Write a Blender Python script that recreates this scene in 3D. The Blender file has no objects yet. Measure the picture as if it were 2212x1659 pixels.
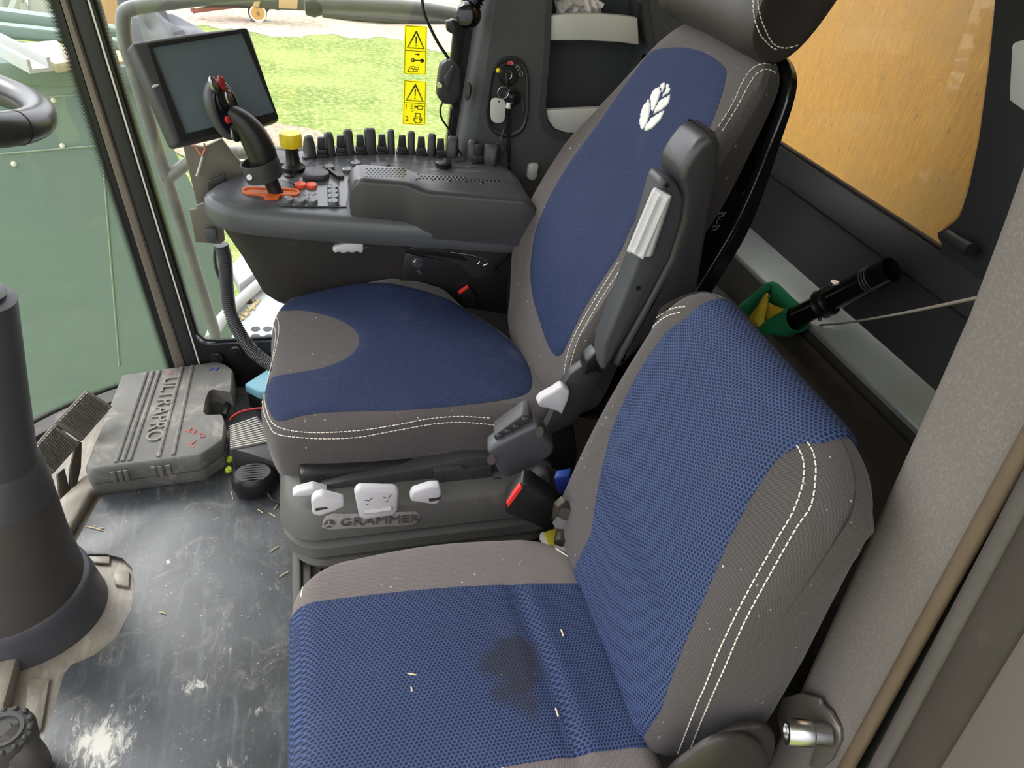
import bpy, bmesh, math, random
from mathutils import Vector as V, Matrix, noise
from mathutils.bvhtree import BVHTree
from mathutils.geometry import delaunay_2d_cdt
random.seed(7)
S = bpy.context.scene
COL = S.collection
# ------------------------------------------------------------------ camera
F = 1583.0; CX, CY = 1106.0, 829.5
Yc = V((630-CX, 380+CY, -F)).normalized()
dn = V((880-CX, -(2990-CY), -F))
Zc = -dn + dn.dot(Yc)*Yc; Zc.normalize()
Xc = Yc.cross(Zc)
R3 = Matrix((Xc, Yc, Zc))            # camera -> world
EYE = V((0, 0, 1.35))
cam = bpy.data.cameras.new('camera'); co = bpy.data.objects.new('camera', cam); COL.objects.link(co)
cam.sensor_width = 36; cam.lens = F/2212*36; cam.clip_start = .02; cam.clip_end = 500
co.matrix_world = Matrix.Translation(EYE) @ R3.to_4x4()
S.camera = co

def ray(px, py): return (R3 @ V((px-CX, CY-py, -F))).normalized()
def oz(px, py, z): d = ray(px, py); return EYE + d*((z-EYE.z)/d.z)
def oy(px, py, y): d = ray(px, py); return EYE + d*((y-EYE.y)/d.y)
def ox(px, py, x): d = ray(px, py); return EYE + d*((x-EYE.x)/d.x)
def pp(px, py, p0, n):
    d = ray(px, py); n = V(n); return EYE + d*((V(p0)-EYE).dot(n)/d.dot(n))
def hit(px, py, bvh):
    l = bvh.ray_cast(EYE, ray(px, py)); return l[0], l[1]

# ------------------------------------------------------------------ helpers
def spl(pts, n=8, closed=False):
    pts = [V(p) for p in pts]; out = []; L = len(pts)
    rng = range(L if closed else L-1)
    for i in rng:
        if closed: p0, p1, p2, p3 = pts[(i-1) % L], pts[i], pts[(i+1) % L], pts[(i+2) % L]
        else: p0, p1, p2, p3 = pts[max(i-1, 0)], pts[i], pts[i+1], pts[min(i+2, L-1)]
        for k in range(n):
            t = k/n
            out.append(.5*((2*p1)+(p2-p0)*t+(2*p0-5*p1+4*p2-p3)*t*t+(3*p1-p0-3*p2+p3)*t**3))
    if not closed: out.append(pts[-1])
    return out
def resample(pts, N, closed=True):
    P = list(pts)+([pts[0]] if closed else [])
    d = [0]
    for a, b in zip(P, P[1:]): d.append(d[-1]+(b-a).length)
    out = []; j = 0
    for k in range(N):
        t = d[-1]*k/(N if closed else N-1)
        while j < len(d)-2 and d[j+1] < t: j += 1
        s = (t-d[j])/max(d[j+1]-d[j], 1e-9); out.append(P[j].lerp(P[j+1], min(s, 1)))
    return out
def inpoly(p, poly):
    c = False; j = len(poly)-1
    for i in range(len(poly)):
        a, b = poly[i], poly[j]
        if (a[1] > p[1]) != (b[1] > p[1]) and p[0] < (b[0]-a[0])*(p[1]-a[1])/(b[1]-a[1])+a[0]: c = not c
        j = i
    return c
def basis(d):
    d = V(d).normalized(); a = V((0, 0, 1)) if abs(d.z) < .9 else V((1, 0, 0))
    u = d.cross(a).normalized(); return u, d.cross(u).normalized(), d

class MB:
    def __init__(s): s.v = []; s.f = []; s.m = []; s.mi = 0; s.uv = None
    def add(s, vs, fs):
        o = len(s.v); s.v += [tuple(x) for x in vs]
        for f in fs: s.f.append([i+o for i in f]); s.m.append(s.mi)
        return s
    def bm(s, b):
        b.verts.index_update(); s.add([v.co[:] for v in b.verts], [[v.index for v in f.verts] for f in b.faces]); b.free(); return s
    def box(s, c, size, rot=None, bev=0, seg=2):
        b = bmesh.new(); bmesh.ops.create_cube(b, size=1)
        for v in b.verts: v.co = V((v.co.x*size[0], v.co.y*size[1], v.co.z*size[2]))
        if bev: bmesh.ops.bevel(b, geom=b.edges[:], offset=bev, segments=seg, profile=.5, affect='EDGES')
        for v in b.verts:
            if rot is not None: v.co = rot @ v.co
            v.co += V(c)
        return s.bm(b)
    def quadbox(s, four, depth, bev=0, seg=2): return s.prism(four, depth, bev, seg)
    def prism(s, poly, depth, bev=0, seg=2, ang=25):
        b = bmesh.new(); poly = [V(p) for p in poly]; depth = V(depth)
        a = [b.verts.new(p) for p in poly]; c = [b.verts.new(p+depth) for p in poly]
        n = len(poly); b.faces.new(a); b.faces.new(c[::-1])
        for i in range(n): b.faces.new((a[i], c[i], c[(i+1) % n], a[(i+1) % n]))
        bmesh.ops.recalc_face_normals(b, faces=b.faces[:])
        if bev:
            es = [e for e in b.edges if len(e.link_faces) == 2 and e.calc_face_angle(0) > math.radians(ang)]
            bmesh.ops.bevel(b, geom=es, offset=bev, segments=seg, profile=.5, affect='EDGES')
        return s.bm(b)
    def loft(s, rings, closed=True, cap=True):
        n = len(rings[0]); o = len(s.v)
        for r in rings: s.v += [tuple(p) for p in r]
        def F_(f): s.f.append(f); s.m.append(s.mi)
        for k in range(len(rings)-1):
            for i in range(n if closed else n-1):
                j = (i+1) % n
                F_([o+k*n+i, o+k*n+j, o+(k+1)*n+j, o+(k+1)*n+i])
        if cap:
            F_([o+i for i in range(n)][::-1]); F_([o+(len(rings)-1)*n+i for i in range(n)])
        return s
    def tube(s, pts, r, n=10, sub=0, closed=False, cap=True):
        pts = [V(p) for p in pts]
        if sub:
            if isinstance(r, (list, tuple)):
                rr = spl([V((x, 0, 0)) for x in r], sub, closed); r = [q.x for q in rr]
            pts = spl(pts, sub, closed)
        if not isinstance(r, (list, tuple)): r = [r]*len(pts)
        rings = []; u = None; L = len(pts)
        for i, p in enumerate(pts):
            a = pts[(i-1) % L] if closed or i else pts[0]; b = pts[(i+1) % L] if closed or i < L-1 else pts[-1]
            d = (b-a).normalized()
            if u is None: u = basis(d)[0]
            u = (u-d*u.dot(d)).normalized(); w = d.cross(u)
            rings.append([p+r[i]*(math.cos(t)*u+math.sin(t)*w) for t in [2*math.pi*k/n for k in range(n)]])
        if closed: rings.append(rings[0])
        return s.loft(rings, True, cap and not closed)
    def lathe(s, prof, o, axis, n=24, sx=1, sy=1, u=None):
        a, b, d = basis(axis)
        if u is not None: a = V(u).normalized(); b = d.cross(a)
        rings = [[V(o)+d*h+r*(math.cos(t)*a*sx+math.sin(t)*b*sy) for t in [2*math.pi*k/n for k in range(n)]] for r, h in prof]
        return s.loft(rings)
    def sphere(s, c, r, n=12, sc=(1, 1, 1)):
        return s.lathe([(max(r*math.sin(math.pi*k/n), 1e-5), -r*math.cos(math.pi*k/n)) for k in range(n+1)], c, (0, 0, 1), n*2)
    def build(s, name, mat, parent=None, smooth=True, ang=38, uvf=None, kind=None, label=None):
        me = bpy.data.meshes.new(name); me.from_pydata(s.v, [], s.f)
        mats = mat if isinstance(mat, (list, tuple)) else [mat]
        for m in mats: me.materials.append(m)
        if len(mats) > 1: me.polygons.foreach_set('material_index', s.m)
        b = bmesh.new(); b.from_mesh(me); bmesh.ops.recalc_face_normals(b, faces=b.faces[:]); b.to_mesh(me); b.free()
        if smooth:
            me.polygons.foreach_set('use_smooth', [True]*len(me.polygons)); me.set_sharp_from_angle(angle=math.radians(ang))
        if uvf:
            l = me.uv_layers.new(name='UVMap')
            for lp in me.loops: l.data[lp.index].uv = uvf(me.vertices[lp.vertex_index].co)
        o = bpy.data.objects.new(name, me); COL.objects.link(o)
        if parent is not None:
            o.parent = parent
            if parent.type == 'EMPTY': o.matrix_parent_inverse = Matrix.Translation(-parent.location)
        if kind: o['kind'] = kind
        if label: o['label'] = label
        return o
    def bvh(s): return BVHTree.FromPolygons([V(v) for v in s.v], s.f)

def thing(name, label, cat, loc, group=None):
    o = bpy.data.objects.new(name, None); COL.objects.link(o); o.location = V(loc); o.empty_display_size = .05
    o['label'] = label; o['category'] = cat
    if group: o['group'] = group
    return o
def tag(o, label, cat, group=None):
    o['label'] = label; o['category'] = cat
    if group: o['group'] = group
    return o
def struct(o): o['kind'] = 'structure'; return o
def plate(mb, outer, holes, fr, depth):
    """flat plate with holes: 2D loops in frame fr=(o,u,v); walls run along depth"""
    o, u, v = [V(q) for q in fr]; depth = V(depth)
    loops = [outer]+holes; vs = []; es = []
    for lp in loops:
        b = len(vs); vs += [V((p[0], p[1])) for p in lp]; es += [(b+i, b+(i+1) % len(lp)) for i in range(len(lp))]
    r = delaunay_2d_cdt(vs, es, [], 0, 1e-7)
    P = [o+u*q.x+v*q.y for q in r[0]]; fs = []
    for t in r[2]:
        c = sum((r[0][i] for i in t), V((0, 0)))/3
        if inpoly(c, outer) and not any(inpoly(c, h) for h in holes): fs.append(list(t))
    mb.add(P, fs); mb.add([p+depth for p in P], [f[::-1] for f in fs])
    for lp in loops:
        q = [o+u*p[0]+v*p[1] for p in lp]; n = len(q)
        mb.add(q+[p+depth for p in q], [[i, (i+1) % n, n+(i+1) % n, n+i] for i in range(n)])
    return mb
def rrect(x0, y0, x1, y1, r, n=6):
    out = []
    for cx, cy, a in ((x1-r, y1-r, 0), (x0+r, y1-r, 90), (x0+r, y0+r, 180), (x1-r, y0+r, 270)):
        for k in range(n+1):
            t = math.radians(a+90*k/n); out.append(V((cx+r*math.cos(t), cy+r*math.sin(t))))
    return out
def patch(poly3, bvh, fr, lift=.002, step=.012, edge=.01, side=1):
    """a raised panel lying on a body: outline poly3 on it, filled in the body's own frame"""
    o, u, v, w = [V(q) for q in fr]
    L = [V(((p-o).dot(u), (p-o).dot(v))) for p in poly3]
    L = resample([V((q.x, q.y, 0)) for q in L], max(24, int(sum((a-b).length for a, b in zip(L, L[1:]+L[:1]))/(step*.7))))
    L = [V((q.x, q.y)) for q in L]
    vs = list(L); es = [(i, (i+1) % len(L)) for i in range(len(L))]
    x0, x1 = min(q.x for q in L), max(q.x for q in L); y0, y1 = min(q.y for q in L), max(q.y for q in L)
    def dist(q): return min((q-p).length for p in L)
    nx, ny = int((x1-x0)/step)+1, int((y1-y0)/step)+1
    for i in range(nx):
        for j in range(ny):
            q = V((x0+(i+.5*(j % 2))*step, y0+j*step))
            if inpoly(q, L) and dist(q) > step*.5: vs.append(q)
    r = delaunay_2d_cdt(vs, es, [], 0, 1e-7)
    P = []
    for q in r[0]:
        b = o+u*q.x+v*q.y
        h = bvh.ray_cast(b+w*.6*side, -w*side)
        p, nn = (h[0], h[1]) if h[0] is not None else (b, w)
        if nn.dot(w*side) < 0: nn = -nn
        k = min(1, dist(q)/edge); P.append(p+nn*(lift*(.15+.85*math.sqrt(k))))
    fs = []
    for t in r[2]:
        c = sum((r[0][i] for i in t), V((0, 0)))/3
        if inpoly(c, L): fs.append(list(t))
    mb = MB(); mb.add(P, fs); return mb
def stitches(mb, pts, nrm, dash=.0055, gap=.0022, r=.0009):
    P = pts; d = [0]
    for a, b in zip(P, P[1:]): d.append(d[-1]+(b-a).length)
    t = 0; j = 0
    def at(t):
        k = 0
        while k < len(d)-2 and d[k+1] < t: k += 1
        s = (t-d[k])/max(d[k+1]-d[k], 1e-9); return P[k].lerp(P[k+1], min(max(s, 0), 1)), nrm[k]
    while t+dash < d[-1]:
        a, n = at(t); b, n2 = at(t+dash); m = (a+b)/2+n*.0012
        mb.tube([a+n*.0002, m, b+n*.0002], r, 5); t += dash+gap
    return mb
def stitch_px(mb, px, bvh, n=10, **k):
    q = spl([V((x, y, 0)) for x, y in px], n); P, N = [], []
    for p in q:
        h = hit(p.x, p.y, bvh)
        if h[0] is None: continue
        nn = h[1] if h[1].dot(ray(p.x, p.y)) < 0 else -h[1]
        P.append(h[0]); N.append(nn)
    if len(P) > 2: stitches(mb, P, N, **k)
    return mb
def pxpoly(px, fn, *a): return [fn(x, y, *a) for x, y in px]
def text(mb, s, o, u, v, h, depth=.001, w=None):
    """lettering laid out from point o along u, up along v, capital height h, sunk/raised by depth along w"""
    c = bpy.data.curves.new('t', 'FONT'); c.body = s; c.extrude = .02; c.resolution_u = 3
    ob = bpy.data.objects.new('t', c); COL.objects.link(ob)
    dg = bpy.context.evaluated_depsgraph_get(); me = bpy.data.meshes.new_from_object(ob.evaluated_get(dg))
    u = V(u).normalized(); v = V(v).normalized(); ww = u.cross(v)
    ys = [q.co.y for q in me.vertices]; xs = [q.co.x for q in me.vertices]
    k = h/.7; kx = k
    if w: kx = w/(max(xs)-min(xs))
    x0 = min(xs)
    mb.add([V(o)+u*(q.co.x-x0)*kx+v*q.co.y*k+ww*(q.co.z/.02*depth) for q in me.vertices], [list(p.vertices) for p in me.polygons])
    bpy.data.objects.remove(ob); bpy.data.curves.remove(c); bpy.data.meshes.remove(me)
    return mb

# ------------------------------------------------------------------ materials
def node_mat(name):
    m = bpy.data.materials.new(name); m.use_nodes = True; nt = m.node_tree; b = nt.nodes['Principled BSDF']; return m, nt, b
def NN(nt, t, **k):
    n = nt.nodes.new(t)
    for a, v in k.items():
        if a in n.inputs: n.inputs[a].default_value = v
        else: setattr(n, a, v)
    return n
def mixc(nt, fac, a, b):
    n = nt.nodes.new('ShaderNodeMix'); n.data_type = 'RGBA'
    for i, q in ((0, fac), (6, a), (7, b)):
        if hasattr(q, 'is_linked'): nt.links.new(q, n.inputs[i])
        else: n.inputs[i].default_value = q if i == 0 else (*q[:3], 1)
    return n.outputs[2]
def ramp(nt, src, a, b):
    n = nt.nodes.new('ShaderNodeMapRange'); n.inputs[1].default_value = a; n.inputs[2].default_value = b
    n.interpolation_type = 'SMOOTHSTEP'; nt.links.new(src, n.inputs[0]); return n.outputs[0]
def noise_n(nt, vec, scale, detail=4, rough=.6, dist=0):
    n = NN(nt, 'ShaderNodeTexNoise', Scale=scale, Detail=detail, Roughness=rough, Distortion=dist); nt.links.new(vec, n.inputs[0]); return n.outputs[0]
def coords(nt, scale=None, which='Object'):
    t = nt.nodes.new('ShaderNodeTexCoord')
    if not scale: return t.outputs[which]
    m = nt.nodes.new('ShaderNodeMapping'); m.inputs[3].default_value = scale; nt.links.new(t.outputs[which], m.inputs[0]); return m.outputs[0]
def bump(nt, b, h, strength=.3, dist=.001):
    n = NN(nt, 'ShaderNodeBump', Strength=strength, Distance=dist); nt.links.new(h, n.inputs['Height']); nt.links.new(n.outputs[0], b.inputs['Normal'])
def M(name, c, rough=.5, metal=0, var=.12, vs=6, grain=0, gs=900, dust=None, bmp=0, bs=900, spec=.5, coat=0):
    """plain surface: base colour with slow variation, fine grain, and patches of dust or wear"""
    m, nt, b = node_mat(name); co_ = coords(nt)
    lo = [q*(1-var) for q in c]; hi = [min(1, q*(1+var)) for q in c]
    col = mixc(nt, noise_n(nt, co_, vs), lo, hi)
    if grain:
        g = noise_n(nt, co_, gs, 1); col = mixc(nt, ramp(nt, g, .5-.18, .5+.18), [q*(1-grain) for q in c], col)
        n2 = mixc(nt, ramp(nt, g, .5, .8), col, [min(1, q*(1+grain*2)) for q in c]); col = n2
    if dust:
        dc, amt, ds = dust
        f = ramp(nt, noise_n(nt, co_, ds, 8, .7, .6), 1-amt-.12, 1-amt+.18); col = mixc(nt, f, col, dc)
    nt.links.new(col, b.inputs['Base Color'])
    b.inputs['Roughness'].default_value = rough; b.inputs['Metallic'].default_value = metal
    b.inputs['Specular IOR Level'].default_value = spec; b.inputs['Coat Weight'].default_value = coat
    if bmp: bump(nt, b, noise_n(nt, co_, bs, 2), bmp, .0006)
    return m
def C(r, g, b): return tuple(((q/255)/12.92 if q < 10 else ((q/255+.055)/1.055)**2.4) for q in (r, g, b))
# fabrics
def fabric(name, c, dust=(.16, .13, .10), amt=.28):
    m, nt, b = node_mat(name); co_ = coords(nt)
    g = noise_n(nt, co_, 1100, 1, .5); w = NN(nt, 'ShaderNodeTexWave', Scale=250, Distortion=1.2); w.bands_direction = 'DIAGONAL'
    w.inputs['Detail Scale'].default_value = 3; nt.links.new(co_, w.inputs[0])
    mm = NN(nt, 'ShaderNodeMath', operation='MULTIPLY'); nt.links.new(g, mm.inputs[0]); nt.links.new(w.outputs['Fac'], mm.inputs[1])
    col = mixc(nt, ramp(nt, mm.outputs[0], .05, .5), [q*.55 for q in c], [q*1.35 for q in c])
    f = ramp(nt, noise_n(nt, co_, 5, 6, .7, .6), .5-amt*.2, 1.05-amt*.2); fm = NN(nt, 'ShaderNodeMath', operation='MULTIPLY'); nt.links.new(f, fm.inputs[0]); fm.inputs[1].default_value = amt
    col = mixc(nt, fm.outputs[0], col, dust)
    sp = NN(nt, 'ShaderNodeTexVoronoi', Scale=95); nt.links.new(co_, sp.inputs[0])      # lint and chaff specks
    sm = NN(nt, 'ShaderNodeMapRange'); sm.inputs[1].default_value = .15; sm.inputs[2].default_value = .10; nt.links.new(sp.outputs['Distance'], sm.inputs[0])
    k = ramp(nt, noise_n(nt, co_, 30, 3), .55, .66); km = NN(nt, 'ShaderNodeMath', operation='MULTIPLY'); nt.links.new(sm.outputs[0], km.inputs[0]); nt.links.new(k, km.inputs[1])
    col = mixc(nt, km.outputs[0], col, (.5, .46, .4))
    nt.links.new(col, b.inputs['Base Color']); b.inputs['Roughness'].default_value = .95; b.inputs['Specular IOR Level'].default_value = .2
    b.inputs['Sheen Weight'].default_value = .15; bump(nt, b, mm.outputs[0], .35, .0006); return m
def mesh_cloth(name, bw, bh, hole, thread, mort, stain=False, dust=.2):
    """open honeycomb spacer cloth: dark cells between lighter threads"""
    m, nt, b = node_mat(name); uv = NN(nt, 'ShaderNodeUVMap').outputs[0]; co_ = coords(nt)
    nd = NN(nt, 'ShaderNodeTexNoise', Scale=45.0); nt.links.new(uv, nd.inputs[0])
    vm = NN(nt, 'ShaderNodeVectorMath', operation='SCALE'); nt.links.new(nd.outputs['Color'], vm.inputs[0]); vm.inputs['Scale'].default_value = .0012
    va = NN(nt, 'ShaderNodeVectorMath', operation='ADD'); nt.links.new(uv, va.inputs[0]); nt.links.new(vm.outputs[0], va.inputs[1])
    def VM(op, a, b_=None):
        n = NN(nt, 'ShaderNodeVectorMath', operation=op); nt.links.new(a, n.inputs[0])
        if b_ is not None: n.inputs[1].default_value = b_
        return n
    p_ = VM('MULTIPLY', va.outputs[0], (1/bw, 1/(2*bh), 0)).outputs[0]; ds = []
    for off in (0, .5):
        q_ = VM('SUBTRACT', VM('FRACTION', VM('ADD', p_, (off, off, 0)).outputs[0]).outputs[0], (.5, .5, 0)).outputs[0]
        ds.append(VM('LENGTH', VM('MULTIPLY', q_, (1, 2*bh/bw*1.05, 0)).outputs[0]).outputs['Value'])
    mn_ = NN(nt, 'ShaderNodeMath', operation='MINIMUM'); nt.links.new(ds[0], mn_.inputs[0]); nt.links.new(ds[1], mn_.inputs[1])
    cell = ramp(nt, mn_.outputs[0], .24, .24+mort)
    big = noise_n(nt, co_, 6, 5, .6); th = mixc(nt, big, [q*.8 for q in thread], [q*1.2 for q in thread])
    col = mixc(nt, cell, hole, th)
    f = ramp(nt, noise_n(nt, co_, 9, 6, .65, .5), .55, .85); fm = NN(nt, 'ShaderNodeMath', operation='MULTIPLY'); nt.links.new(f, fm.inputs[0]); fm.inputs[1].default_value = dust
    col = mixc(nt, fm.outputs[0], col, (.10, .10, .11))
    if stain:
        for (px, py, z, r) in stain:
            d = NN(nt, 'ShaderNodeVectorMath', operation='DISTANCE'); nt.links.new(co_, d.inputs[0]); d.inputs[1].default_value = oz(px, py, z)
            nz = noise_n(nt, co_, 22, 3); a = NN(nt, 'ShaderNodeMath', operation='MULTIPLY_ADD'); nt.links.new(nz, a.inputs[0]); a.inputs[1].default_value = .05; nt.links.new(d.outputs['Value'], a.inputs[2])
            s_ = NN(nt, 'ShaderNodeMapRange'); s_.inputs[1].default_value = r+.034; s_.inputs[2].default_value = r+.018; s_.inputs[4].default_value = .72; nt.links.new(a.outputs[0], s_.inputs[0])
            col = mixc(nt, s_.outputs[0], col, (.022, .021, .026))
    nt.links.new(col, b.inputs['Base Color']); b.inputs['Roughness'].default_value = .8; b.inputs['Specular IOR Level'].default_value = .3
    bump(nt, b, cell, .45, .0012); return m
GREY = fabric('grey_woven_cloth', C(77, 71, 70), dust=(.115, .096, .08))
GREY_LIT = fabric('grey_woven_cloth_lit', C(112, 103, 101), dust=(.17, .145, .12), amt=.22)  # same grey cloth, lightened for sky light falling on the side seat cushion
BLUE_N = mesh_cloth('blue_spacer_mesh_coarse', .0054, .0043, C(23, 32, 60), C(60, 74, 109), .22,
                    stain=[(1110, 1450, .46, .042), (1110, 1520, .46, .026), (1140, 1560, .46, .012), (870, 1525, .46, .0)])
BLUE_F = mesh_cloth('blue_spacer_mesh_fine', .0044, .0030, C(18, 27, 54), C(39, 53, 90), .24, dust=.3)
THREAD = M('white_thread', C(215, 208, 196), .8, var=.05)
LEATHER = M('black_leatherette', C(54, 53, 53), .32, vs=30, bmp=.12, bs=350)
LEATHERB = M('brown_black_leatherette', C(52, 46, 44), .42, vs=30, bmp=.1, bs=350)
# plastics, rubber, metal
PLA = M('black_plastic', C(54, 54, 55), .45, vs=8, bmp=.12, bs=1500, dust=((.13, .11, .085), .25, 14))
PLAG = M('grey_black_console_plastic', C(80, 81, 85), .33, vs=5, bmp=.1, bs=1600, var=.06)
PLADK = M('charcoal_console_plastic', C(66, 66, 70), .42, vs=5, bmp=.1, bs=1600, var=.05)
PLAB = M('dusty_brown_black_plastic', C(64, 60, 56), .55, vs=5, dust=((.14, .10, .065), .33, 9), bmp=.1, bs=1200)
PLAX = M('deep_black_plastic', C(24, 24, 25), .38, vs=10)
GLOSS = M('gloss_black_plastic', C(18, 18, 19), .12, vs=10)
PADM = M('soft_black_pad', C(56, 54, 57), .34, bmp=.12, bs=1300, var=.08, grain=.15, gs=1500)
PANEL = M('satin_panel_sheen', C(92, 93, 97), .24, vs=6, var=.06, spec=.7)  # paler than the console, its reflected light put into the colour
GLINT = M('button_glint_metal', C(150, 150, 152), .14, metal=1, var=.05)  # metal finish standing in for white reflections on the joystick buttons
PENR = M('faded_red_pen', C(196, 92, 86), .7)
PLATE = M('worn_steel_plate', C(122, 115, 108), .38, metal=.6, vs=30, var=.2, dust=((.14, .11, .085), .35, 40))
SEALR = M('grey_rubber_ridge', C(78, 71, 69), .5, vs=20, var=.2, dust=((.2, .17, .15), .3, 25))
KEYM = M('satin_key_caps', C(96, 97, 99), .28, vs=20, var=.05)  # base colour lightened for sky reflected on the button tops
PODM = M('black_pod_plastic', C(40, 37, 35), .5, vs=5, dust=((.10, .075, .05), .3, 9), bmp=.1, bs=1200)
PALE = M('pale_grey_plastic', C(190, 186, 189), .5, vs=30, var=.04, dust=((.35, .30, .25), .16, 40))
SILV = M('satin_silver_plastic', C(212, 211, 206), .42, metal=.15, vs=4, var=.06, grain=.06, gs=1500)
ALU = M('scratched_aluminium', C(178, 182, 178), .30, metal=.35, vs=9, var=.18, dust=((.20, .18, .15), .25, 16))
STEEL = M('bright_steel', C(190, 190, 190), .25, metal=1, vs=30)
DSTEEL = M('dirty_dark_steel', C(70, 64, 56), .45, metal=.6, vs=40, dust=((.10, .08, .055), .4, 60))
PEDR = M('dusty_lit_pedal_rubber', C(104, 98, 90), .55, vs=20, var=.2, dust=((.26, .23, .19), .35, 30))  # dusty rubber, base colour raised for light through the windscreen
RUB = M('black_rubber', C(56, 54, 52), .6, vs=12, dust=((.17, .15, .125), .34, 12))
BELLOW = M('dusty_bellows_rubber', C(84, 82, 79), .6, vs=9, dust=((.2, .15, .12), .3, 12), bmp=.1)
WORN = M('worn_pale_rubber', C(150, 140, 140), .6, vs=30, dust=((.1, .09, .09), .4, 40))
TRIMK = M('dark_cab_trim', C(80, 81, 83), .6, vs=5, var=.08, grain=.25, gs=700, bmp=.12, bs=900)
TRIMX = M('black_cab_trim', C(46, 46, 47), .5, vs=5, var=.1, dust=((.06, .055, .05), .25, 6))
RECESS = M('dark_recess_trim', C(68, 70, 74), .6, vs=3, var=.15)
BROWN = M('brown_black_carpet', C(50, 43, 39), .8, vs=9, var=.2, dust=((.075, .06, .048), .4, 9))
FELT = M('grey_felt', C(113, 105, 101), .95, vs=14, var=.12, grain=.09, gs=330, bmp=.25, bs=500, dust=((.26, .235, .21), .2, 60))
SEAL = M('worn_door_rubber', C(60, 52, 47), .55, vs=20, var=.2, dust=((.16, .125, .10), .3, 20))
SEALB = M('tan_seal_edge', C(92, 76, 60), .6, vs=25, var=.2)
PAINTG = M('grey_painted_door_frame', C(100, 92, 87), .5, vs=7, var=.1, dust=((.28, .24, .21), .25, 9))
SEALG = M('brown_grey_pillar_seal', C(112, 103, 94), .6, vs=9, var=.1)
YEL = M('yellow_knob_plastic', C(255, 222, 40), .4, var=.04)
YELD = M('yellow_decal', C(250, 244, 60), .5, var=.02)
_nt = YELD.node_tree; _tl = NN(_nt, 'ShaderNodeBsdfTranslucent'); _tl.inputs[0].default_value = (.95, .9, .06, 1); _mx = NN(_nt, 'ShaderNodeMixShader'); _mx.inputs[0].default_value = .6
_nt.links.new(_nt.nodes['Principled BSDF'].outputs[0], _mx.inputs[1]); _nt.links.new(_tl.outputs[0], _mx.inputs[2]); _nt.links.new(_mx.outputs[0], _nt.nodes['Material Output'].inputs[0])
INK = M('black_ink', C(40, 42, 20), .6, var=.02)
ORG = M('orange_gate_plastic', C(222, 106, 44), .45, var=.06)
ORGB = M('orange_red_button', C(240, 92, 58), .4, var=.04)
RED = M('red_plastic', C(225, 52, 46), .4, var=.05)
DKRED = M('dark_red_marking', C(150, 40, 44), .3, var=.05)
WHITE = M('white_marking', C(204, 202, 198), .5, var=.02)
FAINT = M('faint_grey_marking', C(130, 132, 135), .5, var=.05)
SCREEN = M('dark_display_glass', C(96, 105, 112), .14, var=.1, vs=6, dust=((.09, .10, .11), .25, 9))
CASE = M('dusty_toolbox_plastic', C(104, 102, 97), .7, vs=14, var=.22, dust=((.34, .32, .28), .40, 13), bmp=.2, bs=500)
CASED = M('toolbox_plastic_letters', C(124, 121, 114), .7, vs=10, var=.12)
TEAL = M('teal_box_plastic', C(110, 160, 175), .5, vs=14, var=.12, dust=((.12, .14, .15), .25, 30))
HEAT = M('ribbed_pale_aluminium', C(170, 166, 158), .5, metal=.3, vs=20, dust=((.4, .38, .34), .3, 30))
GREENP = M('lime_connector_plastic', C(200, 220, 60), .5)
FLAGG = M('green_flag_cloth', C(18, 120, 74), .8, bmp=.2, bs=900, var=.1)
FLAGY = M('yellow_flag_cloth', C(214, 184, 50), .8, bmp=.2, bs=900)
STRING = M('grey_string', C(120, 112, 102), .9)
BLUEP = M('blue_packet_film', C(45, 65, 150), .35, var=.1, vs=30)
YELP = M('yellow_packet_film', C(205, 190, 60), .4, var=.1, vs=30)
PAPER = M('white_paper', C(214, 208, 206), .85, var=.05, vs=30)
STRAW = M('dry_straw', C(214, 196, 150), .8, var=.15, vs=90)
REDWIRE = M('red_wire_insulation', C(190, 50, 46), .5)
COPW = M('salmon_wire_insulation', C(226, 150, 110), .5)
BGREY = M('dusty_sheet_metal', C(104, 97, 88), .5, vs=9, metal=.1, dust=((.24, .21, .18), .3, 25))
# outside
GREENM = M('faded_green_paint', C(120, 139, 131), .55, vs=3, var=.09, dust=((.26, .33, .28), .3, 4))
GREEND = M('green_paint_rim', C(112, 132, 125), .5, vs=5, var=.12)
GSEAM = M('pale_seam', C(150, 164, 146), .6)
RAIL = M('weathered_rail_paint', C(112, 112, 108), .45, vs=14, var=.3, dust=((.42, .36, .28), .35, 12))
GALV = M('pale_galvanised_plate', C(196, 204, 205), .5, metal=.1, vs=9, var=.12, dust=((.42, .43, .43), .3, 9))
PLY = M('pale_plywood', C(196, 184, 158), .8, vs=9, var=.1)
WHITEP = M('white_machine_paint', C(186, 188, 186), .5, vs=4)
TAN = M('tan_machine_paint', C(190, 158, 112), .6, vs=3)
TYRE = M('old_tyre_rubber', C(70, 68, 66), .8)
CREAM = M('cream_wheel_rim', C(236, 232, 220), .6)
OCHRE = M('ochre_hub_paint', C(214, 166, 96), .6, vs=30, var=.2)
RUST = M('rusty_drawbar', C(150, 96, 76), .8, vs=20)
TARP = M('grey_tarpaulin', C(104, 104, 109), .6, vs=6, var=.2)
POST = M('orange_brown_post', C(206, 160, 118), .7)
def ground(name, a, b_, c, s1, s2):
    m, nt, b = node_mat(name); co_ = coords(nt)
    col = mixc(nt, ramp(nt, noise_n(nt, co_, s1, 4), .35, .65), a, b_); col = mixc(nt, ramp(nt, noise_n(nt, co_, s2, 5, .7), .42, .7), col, c)
    nt.links.new(col, b.inputs['Base Color']); b.inputs['Roughness'].default_value = .95; b.inputs['Specular IOR Level'].default_value = .1; return m
LAWN = ground('mown_grass', C(104, 124, 58), C(134, 148, 80), C(166, 170, 116), 1.3, 12)
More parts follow.
